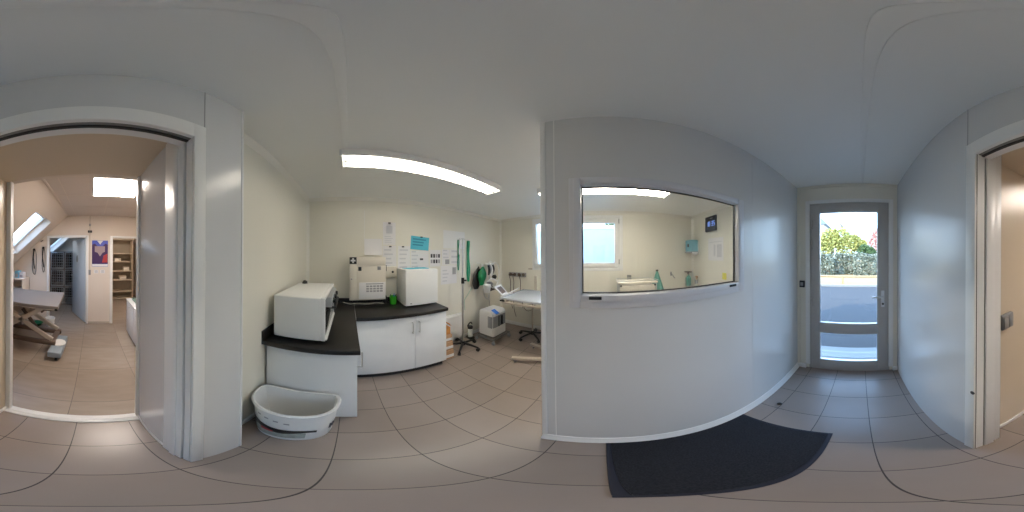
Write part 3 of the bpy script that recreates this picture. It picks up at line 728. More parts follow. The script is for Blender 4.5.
b = MB(); b.tube([(ax+.1, ay-.02, 1.40), (ax+.1, ay+.06, 1.44), (ax+.1, ay+.15, 1.38), (ax+.1, ay+.19, 1.24), (ax+.1, ay+.17, 1.08), (ax+.1, ay+.1, .98)], .011, 8, smooth=5); b.build('hose', 'whiteplastic', t)
b = MB(); b.tube([(ax+.1, ay+.0, 1.42), (ax+.09, ay-.06, 1.46), (ax+.08, ay-.10, 1.42), (ax+.1, ay-.04, 1.38)], .008, 8, smooth=4); b.build('hose', 'whiteplastic', t)
for k, (dy, z0, z1, m_) in enumerate(((-.095, 1.20, 1.39, 'black'), (-.055, 1.23, 1.40, 'grey'), (-.015, 1.17, 1.37, 'whiteplastic'), (.03, 1.22, 1.40, 'black'))):
    b = MB(); b.tube([(ax+.06, ay+dy, z1), (ax+.075, ay+dy+.012, (z0+z1)/2), (ax+.07, ay+dy-.005, z0)], [.02, .024, .014], 10, smooth=3); b.build('breathing_mask', m_, t)
b = MB(); b.lathe([(.012, 0), (.045, .05), (.048, .07), (.03, .10), (0, .105)], (ax+.12, ay+.01, 1.10), 14); b.build('face_mask', 'black', t)
b = MB(); b.box(ax-.02, ax+.07, ay-.10, ay+.09, 1.395, 1.425, .006); b.build('hook_rail', 'whiteplastic', t)
b = MB(); b.box(ax+.02, ax+.10, ay-.11, ay-.03, .98, 1.07, .008); b.cyl((ax+.1, ay-.07, 1.03), (ax+.13, ay-.07, 1.03), .03); b.build('valve_block', 'midgrey', t)
b = MB(); b.cyl((ax+.02, ay-.02, .88), (ax+.2, ay-.0, .96), .02, seg=12); b.cyl((ax+.08, ay-.08, .90), (ax+.12, ay-.06, .99), .022, seg=12); b.build('regulator', 'brownmetal', t)
# screen tilted on a white arm
def lerp(a, b_, f): return a+(b_-a)*f
q = [Vector(p) for p in ((-1.66, 2.06, 1.06), (-1.66, 2.24, 1.075), (-1.585, 2.36, .905), (-1.585, 2.19, .89))]
nrm = (q[1]-q[0]).cross(q[3]-q[0]).normalized()
if nrm.x < 0: nrm = -nrm
b = MB(); b.ring_sweep([[p-nrm*.016 for p in q], [p for p in q]]); b.build('screen', 'whiteplastic', t, 0)
ctr = sum(q, Vector())/4
b = MB(); b.ring_sweep([[ctr+(p-ctr)*.66+nrm*.0005 for p in q], [ctr+(p-ctr)*.66+nrm*.002 for p in q]]); b.build('display', 'brownmetal', t, 0)
b = MB(); b.tube([(-1.60, 2.22, .895), (-1.56, 2.38, .905), (-1.52, 2.62, .955)], [.018, .016, .013], 10); b.build('arm', 'whiteplastic', t)
b = MB(); b.tube([(ax, ay, 1.0), (ax+.15, ay-.12, .985), (-1.66, 2.2, .985)], .012, 8, smooth=4); b.build('support_arm', 'steel', t)
t2 = thing('breathing_bag', 'dark green breathing bag with a black cover hanging at the medical stand', 'bag', (-2.06, 2.18, 1.38))
b = MB(); n = 14; rings = []
for i in range(n+1):
    f = i/n; z = 1.375-.35*f; w = .012+.092*math.sin(min(1, f*1.15)*PI*.86)**.9; d_ = .010+.035*math.sin(min(1, f*1.1)*PI*.9); yc = 2.215-.03*f
    rings.append([Vector((-2.05+math.cos(a)*d_, yc+math.sin(a)*w, z)) for a in [2*PI*k/16 for k in range(16)]])
b.ring_sweep(rings); b.build('rubber_bag', 'bag', t2, 50)
b = MB(); rings = []
for i in range(n+1):
    f = i/n; z = 1.37-.42*f; w = .012+.105*math.sin(f*PI*.88); d_ = .006+.022*math.sin(f*PI*.9); yc = 2.20-.07*f**.8
    rings.append([Vector((-2.12+math.cos(a)*d_, yc-.02+math.sin(a)*w, z)) for a in [2*PI*k/14 for k in range(14)]])
b.ring_sweep(rings); b.build('black_cover', 'black', t2, 50)
b = MB(); b.lathe([(.02, 0), (.024, .01), (.02, .035), (.012, .05), (0, .05)], (-2.055, 2.215, 1.37), 14); b.tube([(-2.055, 2.215, 1.41), (-2.12, 2.205, 1.43), (WX+.002, 2.205, 1.43)], .006, 8); b.build('neck', 'whiteplastic', t2)
# thin oxygen tube hanging on the wall, diagonal
b = MB(); b.tube([(WX+.02, 2.05, .97), (WX+.03, 1.95, .86), (WX+.04, 1.86, .76), (WX+.03, 1.88, .58)], .006, 8, smooth=5)
M['palegreen'] = mat('pale green tubing', (.45, .62, .54), .4)
tag(b.build('oxygen_tube', 'palegreen'), 'pale green tube looping down the wall left of the concentrator', 'tube')

# ------------------------------------------------------------------ operating table
t = thing('operating_table', 'stainless steel operating table cut off by the partition edge', 'table', (-.75, 2.3, 0))
tx0, tx1, ty0, ty1, tz = -1.47, -.25, 1.96, 2.70, .93
b = MB(); b.box(tx0, tx1, ty0, ty1, tz-.03, tz-.012, .003)
b.box(tx0, tx0+.03, ty0, ty1, tz-.014, tz, .004); b.box(tx1-.03, tx1, ty0, ty1, tz-.014, tz, .004); b.box(tx0, tx1, ty0, ty0+.03, tz-.014, tz, .004); b.box(tx0, tx1, ty1-.03, ty1, tz-.014, tz, .004)
b.build('table_top', 'tablesteel', t)
b = MB(); b.box(tx0+.04, tx1, ty0-.012, ty0+.012, tz-.085, tz-.055, .003); b.box(tx0+.04, tx1, ty1-.012, ty1+.012, tz-.085, tz-.055, .003); b.box(tx0+.05, tx0+.08, ty0, ty1, tz-.085, tz-.055, .003); b.box(tx1-.3, tx1-.27, ty0, ty1, tz-.085, tz-.055, .003)
for x_ in (tx0+.1, tx1-.2):
    for y_ in (ty0, ty1): b.box(x_-.015, x_+.015, y_-.008, y_+.008, tz-.06, tz-.028)
b.build('side_rail', 'beige', t)
b = MB(); b.cyl((-1.42, ty0-.03, tz-.04), (-1.42, ty0+.02, tz-.04), .014); b.box(-1.45, -1.37, ty0-.03, ty0-.012, tz-.055, tz-.03, .004); b.build('clamp', 'black', t)
b = MB(); b.box(-.62, -.46, 2.22, 2.40, .10, .83, .01); b.box(-.66, -.42, 2.18, 2.44, .06, .14, .008); b.build('lift_column', 'whiteplastic', t)
for (p0, p1) in (((-1.115, 1.73), (-.50, 1.985)), ((-1.09, 2.235), (-.50, 2.07))):
    d_ = Vector((p1[0]-p0[0], p1[1]-p0[1], 0)); L_ = d_.length; an = math.atan2(d_.y, d_.x)
    b = MB(); b.box(-L_/2, L_/2, -.028, .028, -.02, .02, .006)
    Rz = Matrix.Rotation(an, 3, 'Z')
    for v in b.bm.verts: v.co = Rz @ v.co + Vector(((p0[0]+p1[0])/2, (p0[1]+p1[1])/2, .075))
    lg = b.build('base_beam', 'beige', t)
    b = MB(); u = d_.normalized(); q = Vector((p0[0], p0[1], 0))+u*.05
    b.cyl((q.x, q.y, .055), (q.x, q.y, .03), .016); b.cyl((q.x-.01, q.y, .028), (q.x+.01, q.y, .028), .028, seg=16); b.build('castor', 'midgrey', lg)
b = MB(); b.box(-.62, -.40, 1.93, 2.42, .04, .1, .008); b.build('base_bar', 'beige', t)

t = thing('pole_stand', 'grey tube stand on a black five-star base behind the operating table', 'stand', (-1.27, 2.72, 0))
star_base(t, -1.235, 2.60, .26, 5, .5)
MB().cyl((-1.235, 2.60, .10), (-1.235, 2.60, .80), .014).build('lower_pole', 'beige', t)
MB().cyl((-1.235, 2.745, .80), (-1.235, 2.745, 1.195), .024).build('upper_tube', 'beige', t)
b = MB(); b.box(-1.255, -1.215, 2.585, 2.765, .77, .805, .006); b.build('bracket', 'beige', t)

# sockets with cables on the window wall
t = thing('socket_strip', 'grey triple socket block on the wall above the operating table', 'socket', (-1.77, NY, 1.15))
MB().box(-1.965, -1.55, NY-.03, NY, 1.125, 1.215, .006).build('housing', 'midgrey', t)
for k in range(4): 
    MB().cyl((-1.912+.103*k, NY-.03, 1.17), (-1.912+.103*k, NY-.034, 1.17), .034).build('outlet', 'brownmetal', t)
for k, xx in enumerate((-1.93, -1.845, -1.68)):
    b = MB(); zz = (.60, .42, .80)[k]
    b.box(xx-.016, xx+.016, NY-.065, NY-.0345, 1.15, 1.185, .004)
    b.tube([(xx, NY-.05, 1.152), (xx+.001, NY-.05, 1.12), (xx+.005, NY-.024, 1.0), (xx-.004, NY-.02, .8), (xx+.004, NY-.02, zz), (xx+.06, NY-.025, zz-.2 if k < 2 else .45)], .006, 6, smooth=4)
    tag(b.build('power_cable', 'brownmetal'), ('brown power cable hanging from the left outlet of the socket block', 'brown power cable hanging from the second outlet of the socket block', 'brown power cable hanging from the third outlet of the socket block')[k], 'cable', 'power cables under the socket block')
b = MB(); b.tube([(-1.50, NY-.03, .86), (-1.62, NY-.05, .62), (-1.52, NY-.06, .42), (-1.36, NY-.05, .5), (-1.30, NY-.04, .82)], .005, 6, smooth=6)
tag(b.build('looped_cable', 'brownmetal'), 'thin cable hanging in a loop below the operating table edge', 'cable')
tag(MB().box(-1.50, -1.41, NY-.012, NY, 1.285, 1.315, .003).build('wall_plate', 'beige'), 'small beige plate on the wall left of the wide window', 'plate')

# ------------------------------------------------------------------ things seen through the viewing window
t = thing('wall_clock', 'black square digital wall clock with blue digits', 'clock', (DX, 2.32, 1.98))
MB().box(DX-.03, DX, 2.165, 2.475, 1.985, 2.265, .006).build('case', 'black', t)
b = MB(); xx = DX-.0305
def digit(y, z, w, h, segs):
    th = .008
    S = {'a': (y-w, y, z+h-th, z+h), 'g': (y-w, y, z+h/2-th/2, z+h/2+th/2), 'd': (y-w, y, z, z+th), 'f': (y-th, y, z+h/2, z+h), 'b': (y-w, y-w+th, z+h/2, z+h), 'e': (y-th, y, z, z+h/2), 'c': (y-w, y-w+th, z, z+h/2)}
    for s in segs: q_ = S[s]; b.box(xx-.002, xx+.001, *q_)
for dy_, sg_ in ((2.425, 'bc'), (2.37, 'abcdefg'), (2.29, 'abgcd'), (2.235, 'afgcd')):
    b = MB(); digit(dy_, 2.08, .045, .085, sg_); b.build('digit', 'screenlit', t)
b = MB(); b.box(xx-.001, xx+.001, 2.25, 2.33, 2.215, 2.23); b.build('mark', 'grey', t)
t = thing('towel_dispenser', 'translucent blue dispenser high in the room corner', 'dispenser', (1.68, 2.78, 1.58))
MB().box(1.60, DX-.03, 2.72, 2.95, 1.62, 1.86, .012, 3).build('cover', 'bluebox', t)
MB().box(1.59, DX-.028, 2.71, 2.955, 1.60, 1.63, .006).build('base', 'grey', t)
b = MB(); b.tube([(1.62, 2.71, 1.60), (1.68, 2.70, 1.585), (1.74, 2.71, 1.60)], [.02, .03, .02], 10); b.build('paper_end', 'paper', t)
MB().box(1.595, 1.602, 2.80, 2.86, 1.72, 1.78, .002).build('window', 'darkink', t)
MB().box(DX-.028, DX, 2.74, 2.94, 1.63, 1.84, .003).build('back_plate', 'whiteplastic', t)
sheet('notice', 2.0, 2.42, 1.46, 1.86, 'pale sheet with faint text below the digital clock', [(.1, .9, .8, .83, 'faint'), (.1, .4, .15, .7, 'faint'), (.5, .62, .2, .7, 'faint')], x=DX, sgn=-1)
sheet('sticky_note', 1.93, 2.03, 1.15, 1.26, 'small yellow note low on the wall right of the dispenser', m='yellow', x=DX, sgn=-1, cat='note')
t = thing('wall_socket', 'grey double socket on the wall right of the wide window', 'socket', (.45, NY, 1.12))
MB().box(.41, .49, NY-.03, NY, 1.115, 1.20, .005).build('housing', 'grey', t)
for k in (0, 1): MB().box(.42, .48, NY-.034, NY-.029, 1.122+.04*k, 1.153+.04*k, .002).build('cover', 'midgrey', t)
t = thing('wall_hook', 'small grey wall hooks between the hanging cloth and the bottle', 'hook', (1.32, NY, 1.10))
MB().box(1.27, 1.30, NY-.012, NY, 1.15, 1.23, .003).build('plate', 'grey', t); b = MB(); b.tube([(1.285, NY-.01, 1.2), (1.30, NY-.05, 1.17), (1.33, NY-.05, 1.12), (1.36, NY-.03, 1.1)], .008, 8, smooth=4); b.build('prong', 'midgrey', t)
# instrument trolley
t = thing('instrument_trolley', 'pale steel instrument trolley below the wide window', 'trolley', (.52, 2.68, 0))
tz = 1.14
MB().box(.20, .84, 2.46, 2.82, tz-.025, tz, .006).build('top_tray', 'offwhite', t)
b = MB(); b.tube([(.20, 2.46, tz+.02), (.84, 2.46, tz+.02), (.84, 2.82, tz+.02), (.20, 2.82, tz+.02)], .006, 8, closed=True); b.build('tray_rim', 'steel', t)
for x_ in (.225, .815):
    for y_ in (2.485, 2.795):
        lg = MB().cyl((x_, y_, .06), (x_, y_, tz-.02), .012).build('leg', 'steel', t)
        MB().cyl((x_, y_-.012, .031), (x_, y_+.012, .031), .031, seg=14).build('castor', 'black', lg)
MB().box(.21, .83, 2.47, 2.81, .28, .30, .004).build('lower_shelf', 'steel', t)
MB().box(.235, .80, 2.475, 2.49, 1.00, 1.10, .004).build('drawer', 'offwhite', t)
for xx in (.25, .79): MB().cyl((xx, 2.475, 1.085), (xx, 2.46, 1.085), .014).build('knob', 'black', t)
# cloth on a hook
t = thing('hanging_cloth', 'teal cloth hanging in a cone from a dark round wall hook', 'cloth', (.975, NY, 1.25))
MB().lathe([(.0, -.02), (.022, -.012), (.026, 0), (.022, .014), (0, .022)], (.975, NY-.06, 1.27), 14).build('knob', 'black', t)
MB().cyl((.975, NY-.06, 1.265), (.975, NY, 1.265), .008).build('peg', 'midgrey', t)
b = MB(); rings = []; n = 10
for i in range(n+1):
    f = i/n; z = 1.255-.62*f; w = .018+.21*f; d_ = .018+.030*f
    rings.append([Vector((.975+math.cos(a)*w, NY-.062+math.sin(a)*d_*(1+.25*math.sin(a*7)*f), z+.012*math.sin(a*3)*f)) for a in [2*PI*k/36 for k in range(36)]])
b.ring_sweep(rings); b.build('cloth', 'teal', t, 60)
t = thing('soap_bottle', 'pale green pump bottle in a wall holder in the room corner', 'bottle', (1.66, 2.93, .95))
MB().lathe([(.045, 0), (.048, .01), (.048, .17), (.03, .2), (.014, .21), (.014, .225), (0, .225)], (1.655, 2.915, .93), 18).build('bottle', 'teal', t)
b = MB(); b.cyl((1.655, 2.915, 1.15), (1.655, 2.915, 1.20), .012); b.tube([(1.655, 2.915, 1.20), (1.62, 2.88, 1.205), (1.60, 2.86, 1.19)], .01, 8); b.box(1.59, 1.70, 2.85, NY, 1.205, 1.225, .004); b.build('pump', 'brownmetal', t)
b = MB(); b.box(1.60, 1.71, 2.86, NY, .915, .93, .003); b.box(1.60, 1.71, NY-.008, NY, .915, 1.1, .003); b.build('holder', 'steel', t)
t = thing('brush_holder', 'small brown brush in a wall cup right of the pump bottle', 'brush', (DX, 2.80, .95))
MB().lathe([(.03, 0), (.035, .08), (.03, .08), (.025, .01), (0, .01)], (DX-.037, 2.78, .98), 14).build('cup', 'grey', t)
b = MB(); b.tube([(DX-.037, 2.78, 1.0), (DX-.04, 2.77, 1.08), (DX-.05, 2.75, 1.13)], [.012, .02, .03], 10); b.build('brush', 'carton', t)

# ------------------------------------------------------------------ vet room beyond the sliding door
VH = 2.44; BY = -3.52; rx = .53; SL = math.tan(math.radians(40))
def slope_z(x): return VH-(x-rx)*SL
b = MB(); b.box(-1.75, .60, BY-2.7, -1.0, VH, VH+.1); b.box(-1.75, 2.6, -1.02, -1.0, 2.9, 3.0)
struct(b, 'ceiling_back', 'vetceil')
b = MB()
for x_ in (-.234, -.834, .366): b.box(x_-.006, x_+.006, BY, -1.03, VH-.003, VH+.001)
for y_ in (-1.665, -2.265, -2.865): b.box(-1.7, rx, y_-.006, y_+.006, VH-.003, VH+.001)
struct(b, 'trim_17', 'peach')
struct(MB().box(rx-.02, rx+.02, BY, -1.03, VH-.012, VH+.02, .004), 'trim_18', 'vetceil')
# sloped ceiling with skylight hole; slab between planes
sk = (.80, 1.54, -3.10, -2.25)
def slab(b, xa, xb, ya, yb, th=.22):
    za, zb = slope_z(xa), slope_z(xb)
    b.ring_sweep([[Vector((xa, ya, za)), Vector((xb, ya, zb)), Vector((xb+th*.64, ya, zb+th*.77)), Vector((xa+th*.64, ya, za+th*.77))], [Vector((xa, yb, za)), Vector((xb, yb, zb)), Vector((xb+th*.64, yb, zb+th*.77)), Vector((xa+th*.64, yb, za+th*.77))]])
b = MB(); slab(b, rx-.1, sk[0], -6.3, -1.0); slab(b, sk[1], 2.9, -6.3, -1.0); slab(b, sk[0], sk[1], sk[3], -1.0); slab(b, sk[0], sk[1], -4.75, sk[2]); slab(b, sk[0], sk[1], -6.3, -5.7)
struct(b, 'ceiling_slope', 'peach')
w3 = thing('window_3', 'x', 'x'); del w3['label']; del w3['category']; w3['kind'] = 'structure'
def onslope(x, y, off): return Vector((x+off*.64, y, slope_z(x)+off*.77))
def slopebox(b, xa, xb, ya, yb, o0, o1):
    b.ring_sweep([[onslope(xa, ya, o0), onslope(xb, ya, o0), onslope(xb, ya, o1), onslope(xa, ya, o1)], [onslope(xa, yb, o0), onslope(xb, yb, o0), onslope(xb, yb, o1), onslope(xa, yb, o1)]])
for (ya, yb) in ((sk[2], sk[3]), (-5.7, -4.75)):  # second skylight, over the kennel, is unseen and added for its blue light
    b = MB(); slopebox(b, sk[0], sk[0]+.05, ya, yb, .15, .21); slopebox(b, sk[1]-.05, sk[1], ya, yb, .15, .21); slopebox(b, sk[0]+.05, sk[1]-.05, ya, ya+.05, .15, .21); slopebox(b, sk[0]+.05, sk[1]-.05, yb-.05, yb, .15, .21)
    b.build('window_frame', 'pvc', w3)
    b = MB(); slopebox(b, sk[0]+.05, sk[1]-.05, ya+.05, yb-.05, .175, .181); b.build('pane', 'glass', w3)
# walls of the vet room
k0, k1, kz = .125, .965, 1.955
s0, s1 = -1.12, -.43
b = MB(); ty = BY-.12
b.box(-1.75, s0, ty, BY, 0, VH); b.box(s1, k0, ty, BY, 0, VH); b.box(s0, s1, ty, BY, 1.95, VH); 
b.ring_sweep([[Vector((k0, y_, kz)), Vector((k1, y_, kz)), Vector((k1, y_, slope_z(k1)+.05)), Vector((rx, y_, VH+.05)), Vector((k0, y_, VH+.05))] for y_ in (ty, BY)])
b.ring_sweep([[Vector((k1, y_, 0)), Vector((2.6, y_, 0)), Vector((2.6, y_, slope_z(2.6)+.05)), Vector((k1, y_, slope_z(k1)+.05))] for y_ in (ty, BY)])
struct(b, 'wall_far', 'peach')
b = MB(); b.box(2.55, 2.7, -6.3, -1.0, 0, 2.0); struct(b, 'wall_knee', 'peach')
b = MB(); b.box(-1.75, -1.63, -6.3, -1.0, 0, VH); struct(b, 'wall_side', 'peach')
b = MB(); b.box(-1.75, -.3, -1.04, -1.0, 0, VH); b.box(.575, 2.6, -1.04, -1.0, 0, 3); b.box(-.3, .575, -1.04, -1.0, 2.1, VH); struct(b, 'wall_near', 'peach')
b = MB(); b.box(-1.75, 2.7, -6.3, -6.2, 0, 3.0); struct(b, 'wall_kennel', 'peach')
b = MB(); b.box(-.18, -.08, -6.2, ty, 0, VH); struct(b, 'wall_divider', 'peach')
b = MB(); b.box(s0-.04, s0+.012, BY-.005, BY+.016, 0, 1.99, .003); b.box(s1-.012, s1+.05, BY-.005, BY+.016, 0, 1.99, .003); b.box(s0, s1, BY-.005, BY+.016, 1.94, 1.99, .003)
struct(b, 'trim_19', 'pvc')
b = MB(); b.box(k0-.04, k0+.012, BY-.005, BY+.016, 0, 1.995, .003); b.box(k1-.012, k1+.04, BY-.005, BY+.016, 0, 1.995, .003); b.box(k0, k1, BY-.005, BY+.016, 1.945, 1.995, .003)
struct(b, 'trim_20', 'pvc')
struct(MB().box(-.38, .085, BY, BY+.012, 0, .06, .003), 'baseboard_far', 'beige')
# open door leaf (hinged at k0)
d2 = thing('door_2', 'x', 'x', (k0+.02, BY-.06, 0), math.radians(-63)); del d2['label']; del d2['category']; d2['kind'] = 'structure'
MB().box(0, .80, -.02, .02, .01, 1.94, .003).build('door_leaf', 'paledoor', d2, local=True)
b = MB(); b.lathe([(.0, 0), (.055, .0), (.055, .004), (0, .004)], (0, 0, 0), 20, 1, 1.6)
for v in b.bm.verts: v.co = Vector((.46+v.co.x, .021+v.co.z, 1.48+v.co.y))
b.build('door_sign', 'midgrey', d2, local=True)
b = MB(); b.box(.73, .76, .02, .03, .95, 1.12, .003); b.tube([(.745, .025, 1.05), (.745, .07, 1.05), (.64, .07, 1.05)], .009, 8); b.build('door_handle', 'alu_bright', d2, local=True)
# ceiling panel light
t = thing('ceiling_panel_light', 'square lit panel light in the back room ceiling', 'ceiling light', (-.29, -1.97, VH))
MB().box(-.585, .0, -2.265, -1.68, VH-.014, VH-.002, .002).build('frame', 'whiteplastic', t)
MB().box(-.57, -.015, -2.25, -1.695, VH-.018, VH-.012).build('diffuser', 'led', t)
t = thing('ceiling_panel_light', 'unseen panel light added to brighten the store room behind the far wall', 'ceiling light', (-.8, -4.7, VH))  # unseen lamp, added to light the shelves behind the doorway
MB().box(-1.1, -.5, -5.0, -4.4, VH-.014, VH-.002, .002).build('frame', 'whiteplastic', t)
MB().box(-1.085, -.515, -4.985, -4.415, VH-.018, VH-.012).build('diffuser', 'led_fill', t)
# exam table with scissor lift
t = thing('examination_table', 'taupe examination table on a scissor lift in the back room', 'table', (.9, -2.4, 0))
b = MB(); b.ring_sweep([[Vector(p) for p in ((.43, -2.02, z), (.50, -2.88, z), (1.80, -2.95, z), (1.74, -2.05, z))] for z in (.835, .88)]); b.build('table_top', 'tabletop', t, 0)
MB().box(.50, 1.74, -2.84, -2.80, .80, .835).build('top_rail', 'beige', t); MB().box(.48, 1.70, -2.12, -2.08, .80, .835).build('top_rail', 'beige', t)
for q in ((.455, -2.04), (.52, -2.86)): MB().box(q[0]-.02, q[0]+.02, q[1]-.02, q[1]+.02, .815, .852, .005).build('corner_cap', 'black', t)
for y_ in (-2.22, -2.62):
    for (p0, p1) in (((.55, y_, .26), (1.40, y_, .78)), ((1.45, y_, .26), (.70, y_, .78))):
        b = MB(); d_ = Vector(p1)-Vector(p0); L_ = d_.length; an = math.atan2(d_.z, d_.x)
        b.box(-L_/2, L_/2, -.018, .018, -.035, .035, .005)
        for v in b.bm.verts: v.co = Matrix.Rotation(-an, 3, 'Y') @ v.co + (Vector(p0)+Vector(p1))/2
        b.build('scissor_arm', 'beige', t)
b = MB(); b.cyl((.72, -2.26, .70), (.72, -2.58, .70), .02); b.box(.60, .95, -2.5, -2.34, .69, .79, .01); b.cyl((.8, -2.42, .28), (1.1, -2.42, .66), .03); b.build('lift_drive', 'brownmetal', t)
b = MB(); b.box(.50, 1.60, -2.24, -2.18, .17, .24, .008); b.box(.50, 1.60, -2.66, -2.60, .17, .24, .008); b.box(.52, .60, -2.6, -2.24, .18, .23, .006); b.build('base_frame', 'brownmetal', t)
bm_ = MB().box(.38, .56, -2.56, -1.985, .07, .17, .015).build('foot_bar', 'blueskin', t)
MB().box(1.55, 1.68, -2.80, -2.0, .07, .17, .015).build('foot_bar', 'blueskin', t)
for q in ((.45, -2.03), (.49, -2.52)):
    b = MB(); b.cyl((q[0], q[1], .08), (q[0], q[1], .055), .014); b.cyl((q[0]-.014, q[1], .034), (q[0]+.014, q[1], .034), .034, seg=16); b.build('castor', 'black', bm_)
MB().lathe([(.10, 0), (.105, .01), (.10, .018), (0, .02)], (.47, -2.28, .1705), 22).build('cover_plate', 'whiteplastic', t)
t = thing('plastic_bucket', 'small white bucket on the floor behind the examination table', 'bucket', (.93, -3.2, 0))
MB().lathe([(.075, 0), (.08, .005), (.1, .19), (.105, .195), (.098, .195), (.075, .01), (0, .01)], (.86, -3.28, .0005), 20).build('pail', 'whiteplastic', t)
MB().tube([(.755, -3.28, .18), (.78, -3.27, .1), (.86, -3.25, .06), (.94, -3.27, .1), (.965, -3.28, .18)], .004, 6, smooth=4).build('handle', 'midgrey', t)
tag(MB().lathe([(.06, 0), (.065, .004), (.11, .06), (.115, .065), (.105, .065), (.06, .012), (0, .012)], (1.12, -3.25, .0005), 20).build('green_bowl', 'bag'), 'green bowl on the floor behind the examination table', 'bowl')
# leads hanging on the far wall
for k, (xx, zt, zb, lab) in enumerate(((1.30, 1.70, 1.12, 'dark lead hung on the far wall, nearer the skylight'), (1.08, 1.74, 1.18, 'dark lead with a ball grip hung on the far wall beside the kennel doorway'))):
    t = thing('dog_lead', lab, 'lead', (xx, BY, zt), 0, 'leads on the far wall')
    MB().cyl((xx, BY, zt), (xx, BY+.05, zt), .01).build('hook', 'black', t)
    b = MB(); w = .05-.015*k
    b.tube([(xx, BY+.035, zt+.01), (xx-w, BY+.03, zt-.15), (xx-w*.8, BY+.028, zb+.08), (xx, BY+.03, zb), (xx+w*.9, BY+.028, zb+.12), (xx+w*.7, BY+.03, zt-.18)], .0055, 8, smooth=6, closed=True); b.build('loop', 'black', t)
    b = MB(); b.tube([(xx, BY+.04, zt), (xx+.02, BY+.04, zt-.2), (xx-.01, BY+.035, zt-.45)], [.018, .012, .012], 8, smooth=4); b.lathe([(0, -.03), (.025, -.015), (.03, 0), (.02, .025), (0, .03)], (xx, BY+.05, zt-.02), 12); b.build('grip', 'black', t)
tag(MB().tube([(1.10, BY+.0, 1.60+.30), (1.10, BY+.03, 1.895), (1.13, BY+.035, 1.87), (1.15, BY+.03, 1.88)], .008, 8).build('wall_peg', 'black'), 'small bare black peg on the far wall under the sloped ceiling', 'peg')
# shelf with boxes left
t = thing('side_shelf', 'pale open shelf unit at the far wall left of the hanging leads', 'shelf', (1.75, -3.3, 0))
MB().box(1.42, 2.3, -3.50, -3.12, 1.02, 1.05, .004).build('shelf_board', 'peach', t)
MB().box(1.42, 2.3, -3.50, -3.12, .80, .83, .004).build('shelf_board', 'peach', t)
for x_ in (1.42, 2.28): MB().box(x_, x_+.022, -3.50, -3.12, .001, 1.02, .003).build('side_panel', 'peach', t)
for k, (x_, h_, m_, lab) in enumerate(((1.46, .13, 'paper', 'white box on the side shelf, nearest the leads'), (1.57, .16, 'bluebox', 'pale blue box on the side shelf, second from the leads'), (1.68, .12, 'paper', 'white box on the side shelf, farthest from the leads'))):
    t = thing('small_box', lab, 'box', (x_+.04, -3.3, 1.05), 0, 'boxes on the side shelf')
    MB().box(x_, x_+.085, -3.38, -3.22, 1.0505, 1.05+h_, .003).build('carton', m_, t)
    MB().box(x_+.01, x_+.075, -3.221, -3.2185, 1.07, 1.05+h_*.6).build('print', 'ink', t)
# poster, notes, cable conduit
t = thing('wall_poster', 'purple and blue poster with a red figure on the back room wall', 'poster', (-.165, BY, 1.32))
MB().box(-.335, .010, BY, BY+.004, 1.32, 1.885, .001).build('sheet', 'lilac', t)
b = MB(); q_ = BY+.0045
def flat(b, pts): b.prism(pts, 'y', BY+.0035, BY+.0055)
b = MB(); flat(b, [(-.335, 1.38), (.01, 1.38), (.01, 1.79), (-.05, 1.82), (-.165, 1.70), (-.28, 1.82), (-.335, 1.79)]); b.build('dark_print', 'purple', t)
b = MB(); flat(b, [(-.325, 1.41), (-.21, 1.41), (-.24, 1.56), (-.325, 1.60)]); b.bm.verts.ensure_lookup_table(); [setattr(v.co, 'y', v.co.y+.002) for v in b.bm.verts]; b.build('red_print', 'red', t)
b = MB(); b.prism([(-.27, 1.76), (-.05, 1.76), (-.05, 1.64), (-.11, 1.62), (-.165, 1.54), (-.22, 1.62), (-.27, 1.64)], 'y', BY+.005, BY+.0065); b.build('pale_print', 'pinkish', t)
b = MB(); flat(b, [(-.33, 1.325), (.005, 1.325), (.005, 1.375), (-.33, 1.375)]); b.build('caption_band', 'paper', t)
b = MB(); flat(b, [(-.10, 1.88), (-.165, 1.80), (-.23, 1.88)]); b.build('notch_print', 'paper', t)
sheet_l = []
for k, (x0_, x1_, lab) in enumerate(((-.13, -.03, 'small white note below the purple poster, on the left'), (-.27, -.17, 'small white note below the purple poster, on the right'))):
    t = thing('paper_note', lab, 'note', ((x0_+x1_)/2, BY, 1.18), 0, 'notes below the poster')  # printed paper notes on the back room wall
    MB().box(x0_, x1_, BY, BY+.003, 1.175, 1.25).build('sheet', 'paper', t)
    b = MB()
    for j in range(3): b.box(x0_+.015, x1_-.02, BY+.003, BY+.0038, 1.19+.02*j, 1.197+.02*j)
    b.build('print', 'ink', t)
t = thing('cable_conduit', 'thin conduit with black sensors running down beside the poster', 'conduit', (.055, BY, 1.15))
MB().box(.047, .063, BY, BY+.014, 1.15, 2.43, .003).build('channel', 'beige', t)
for x_ in (.03, .08): MB().box(x_-.02, x_+.02, BY+.014, BY+.05, 2.05, 2.10, .006).build('sensor', 'black', t)
MB().box(.035, .075, BY, BY+.03, 2.20, 2.25, .006).build('junction_box', 'midgrey', t)
MB().box(.03, .08, BY, BY+.02, 1.14, 1.25, .005).build('switch', 'grey', t)
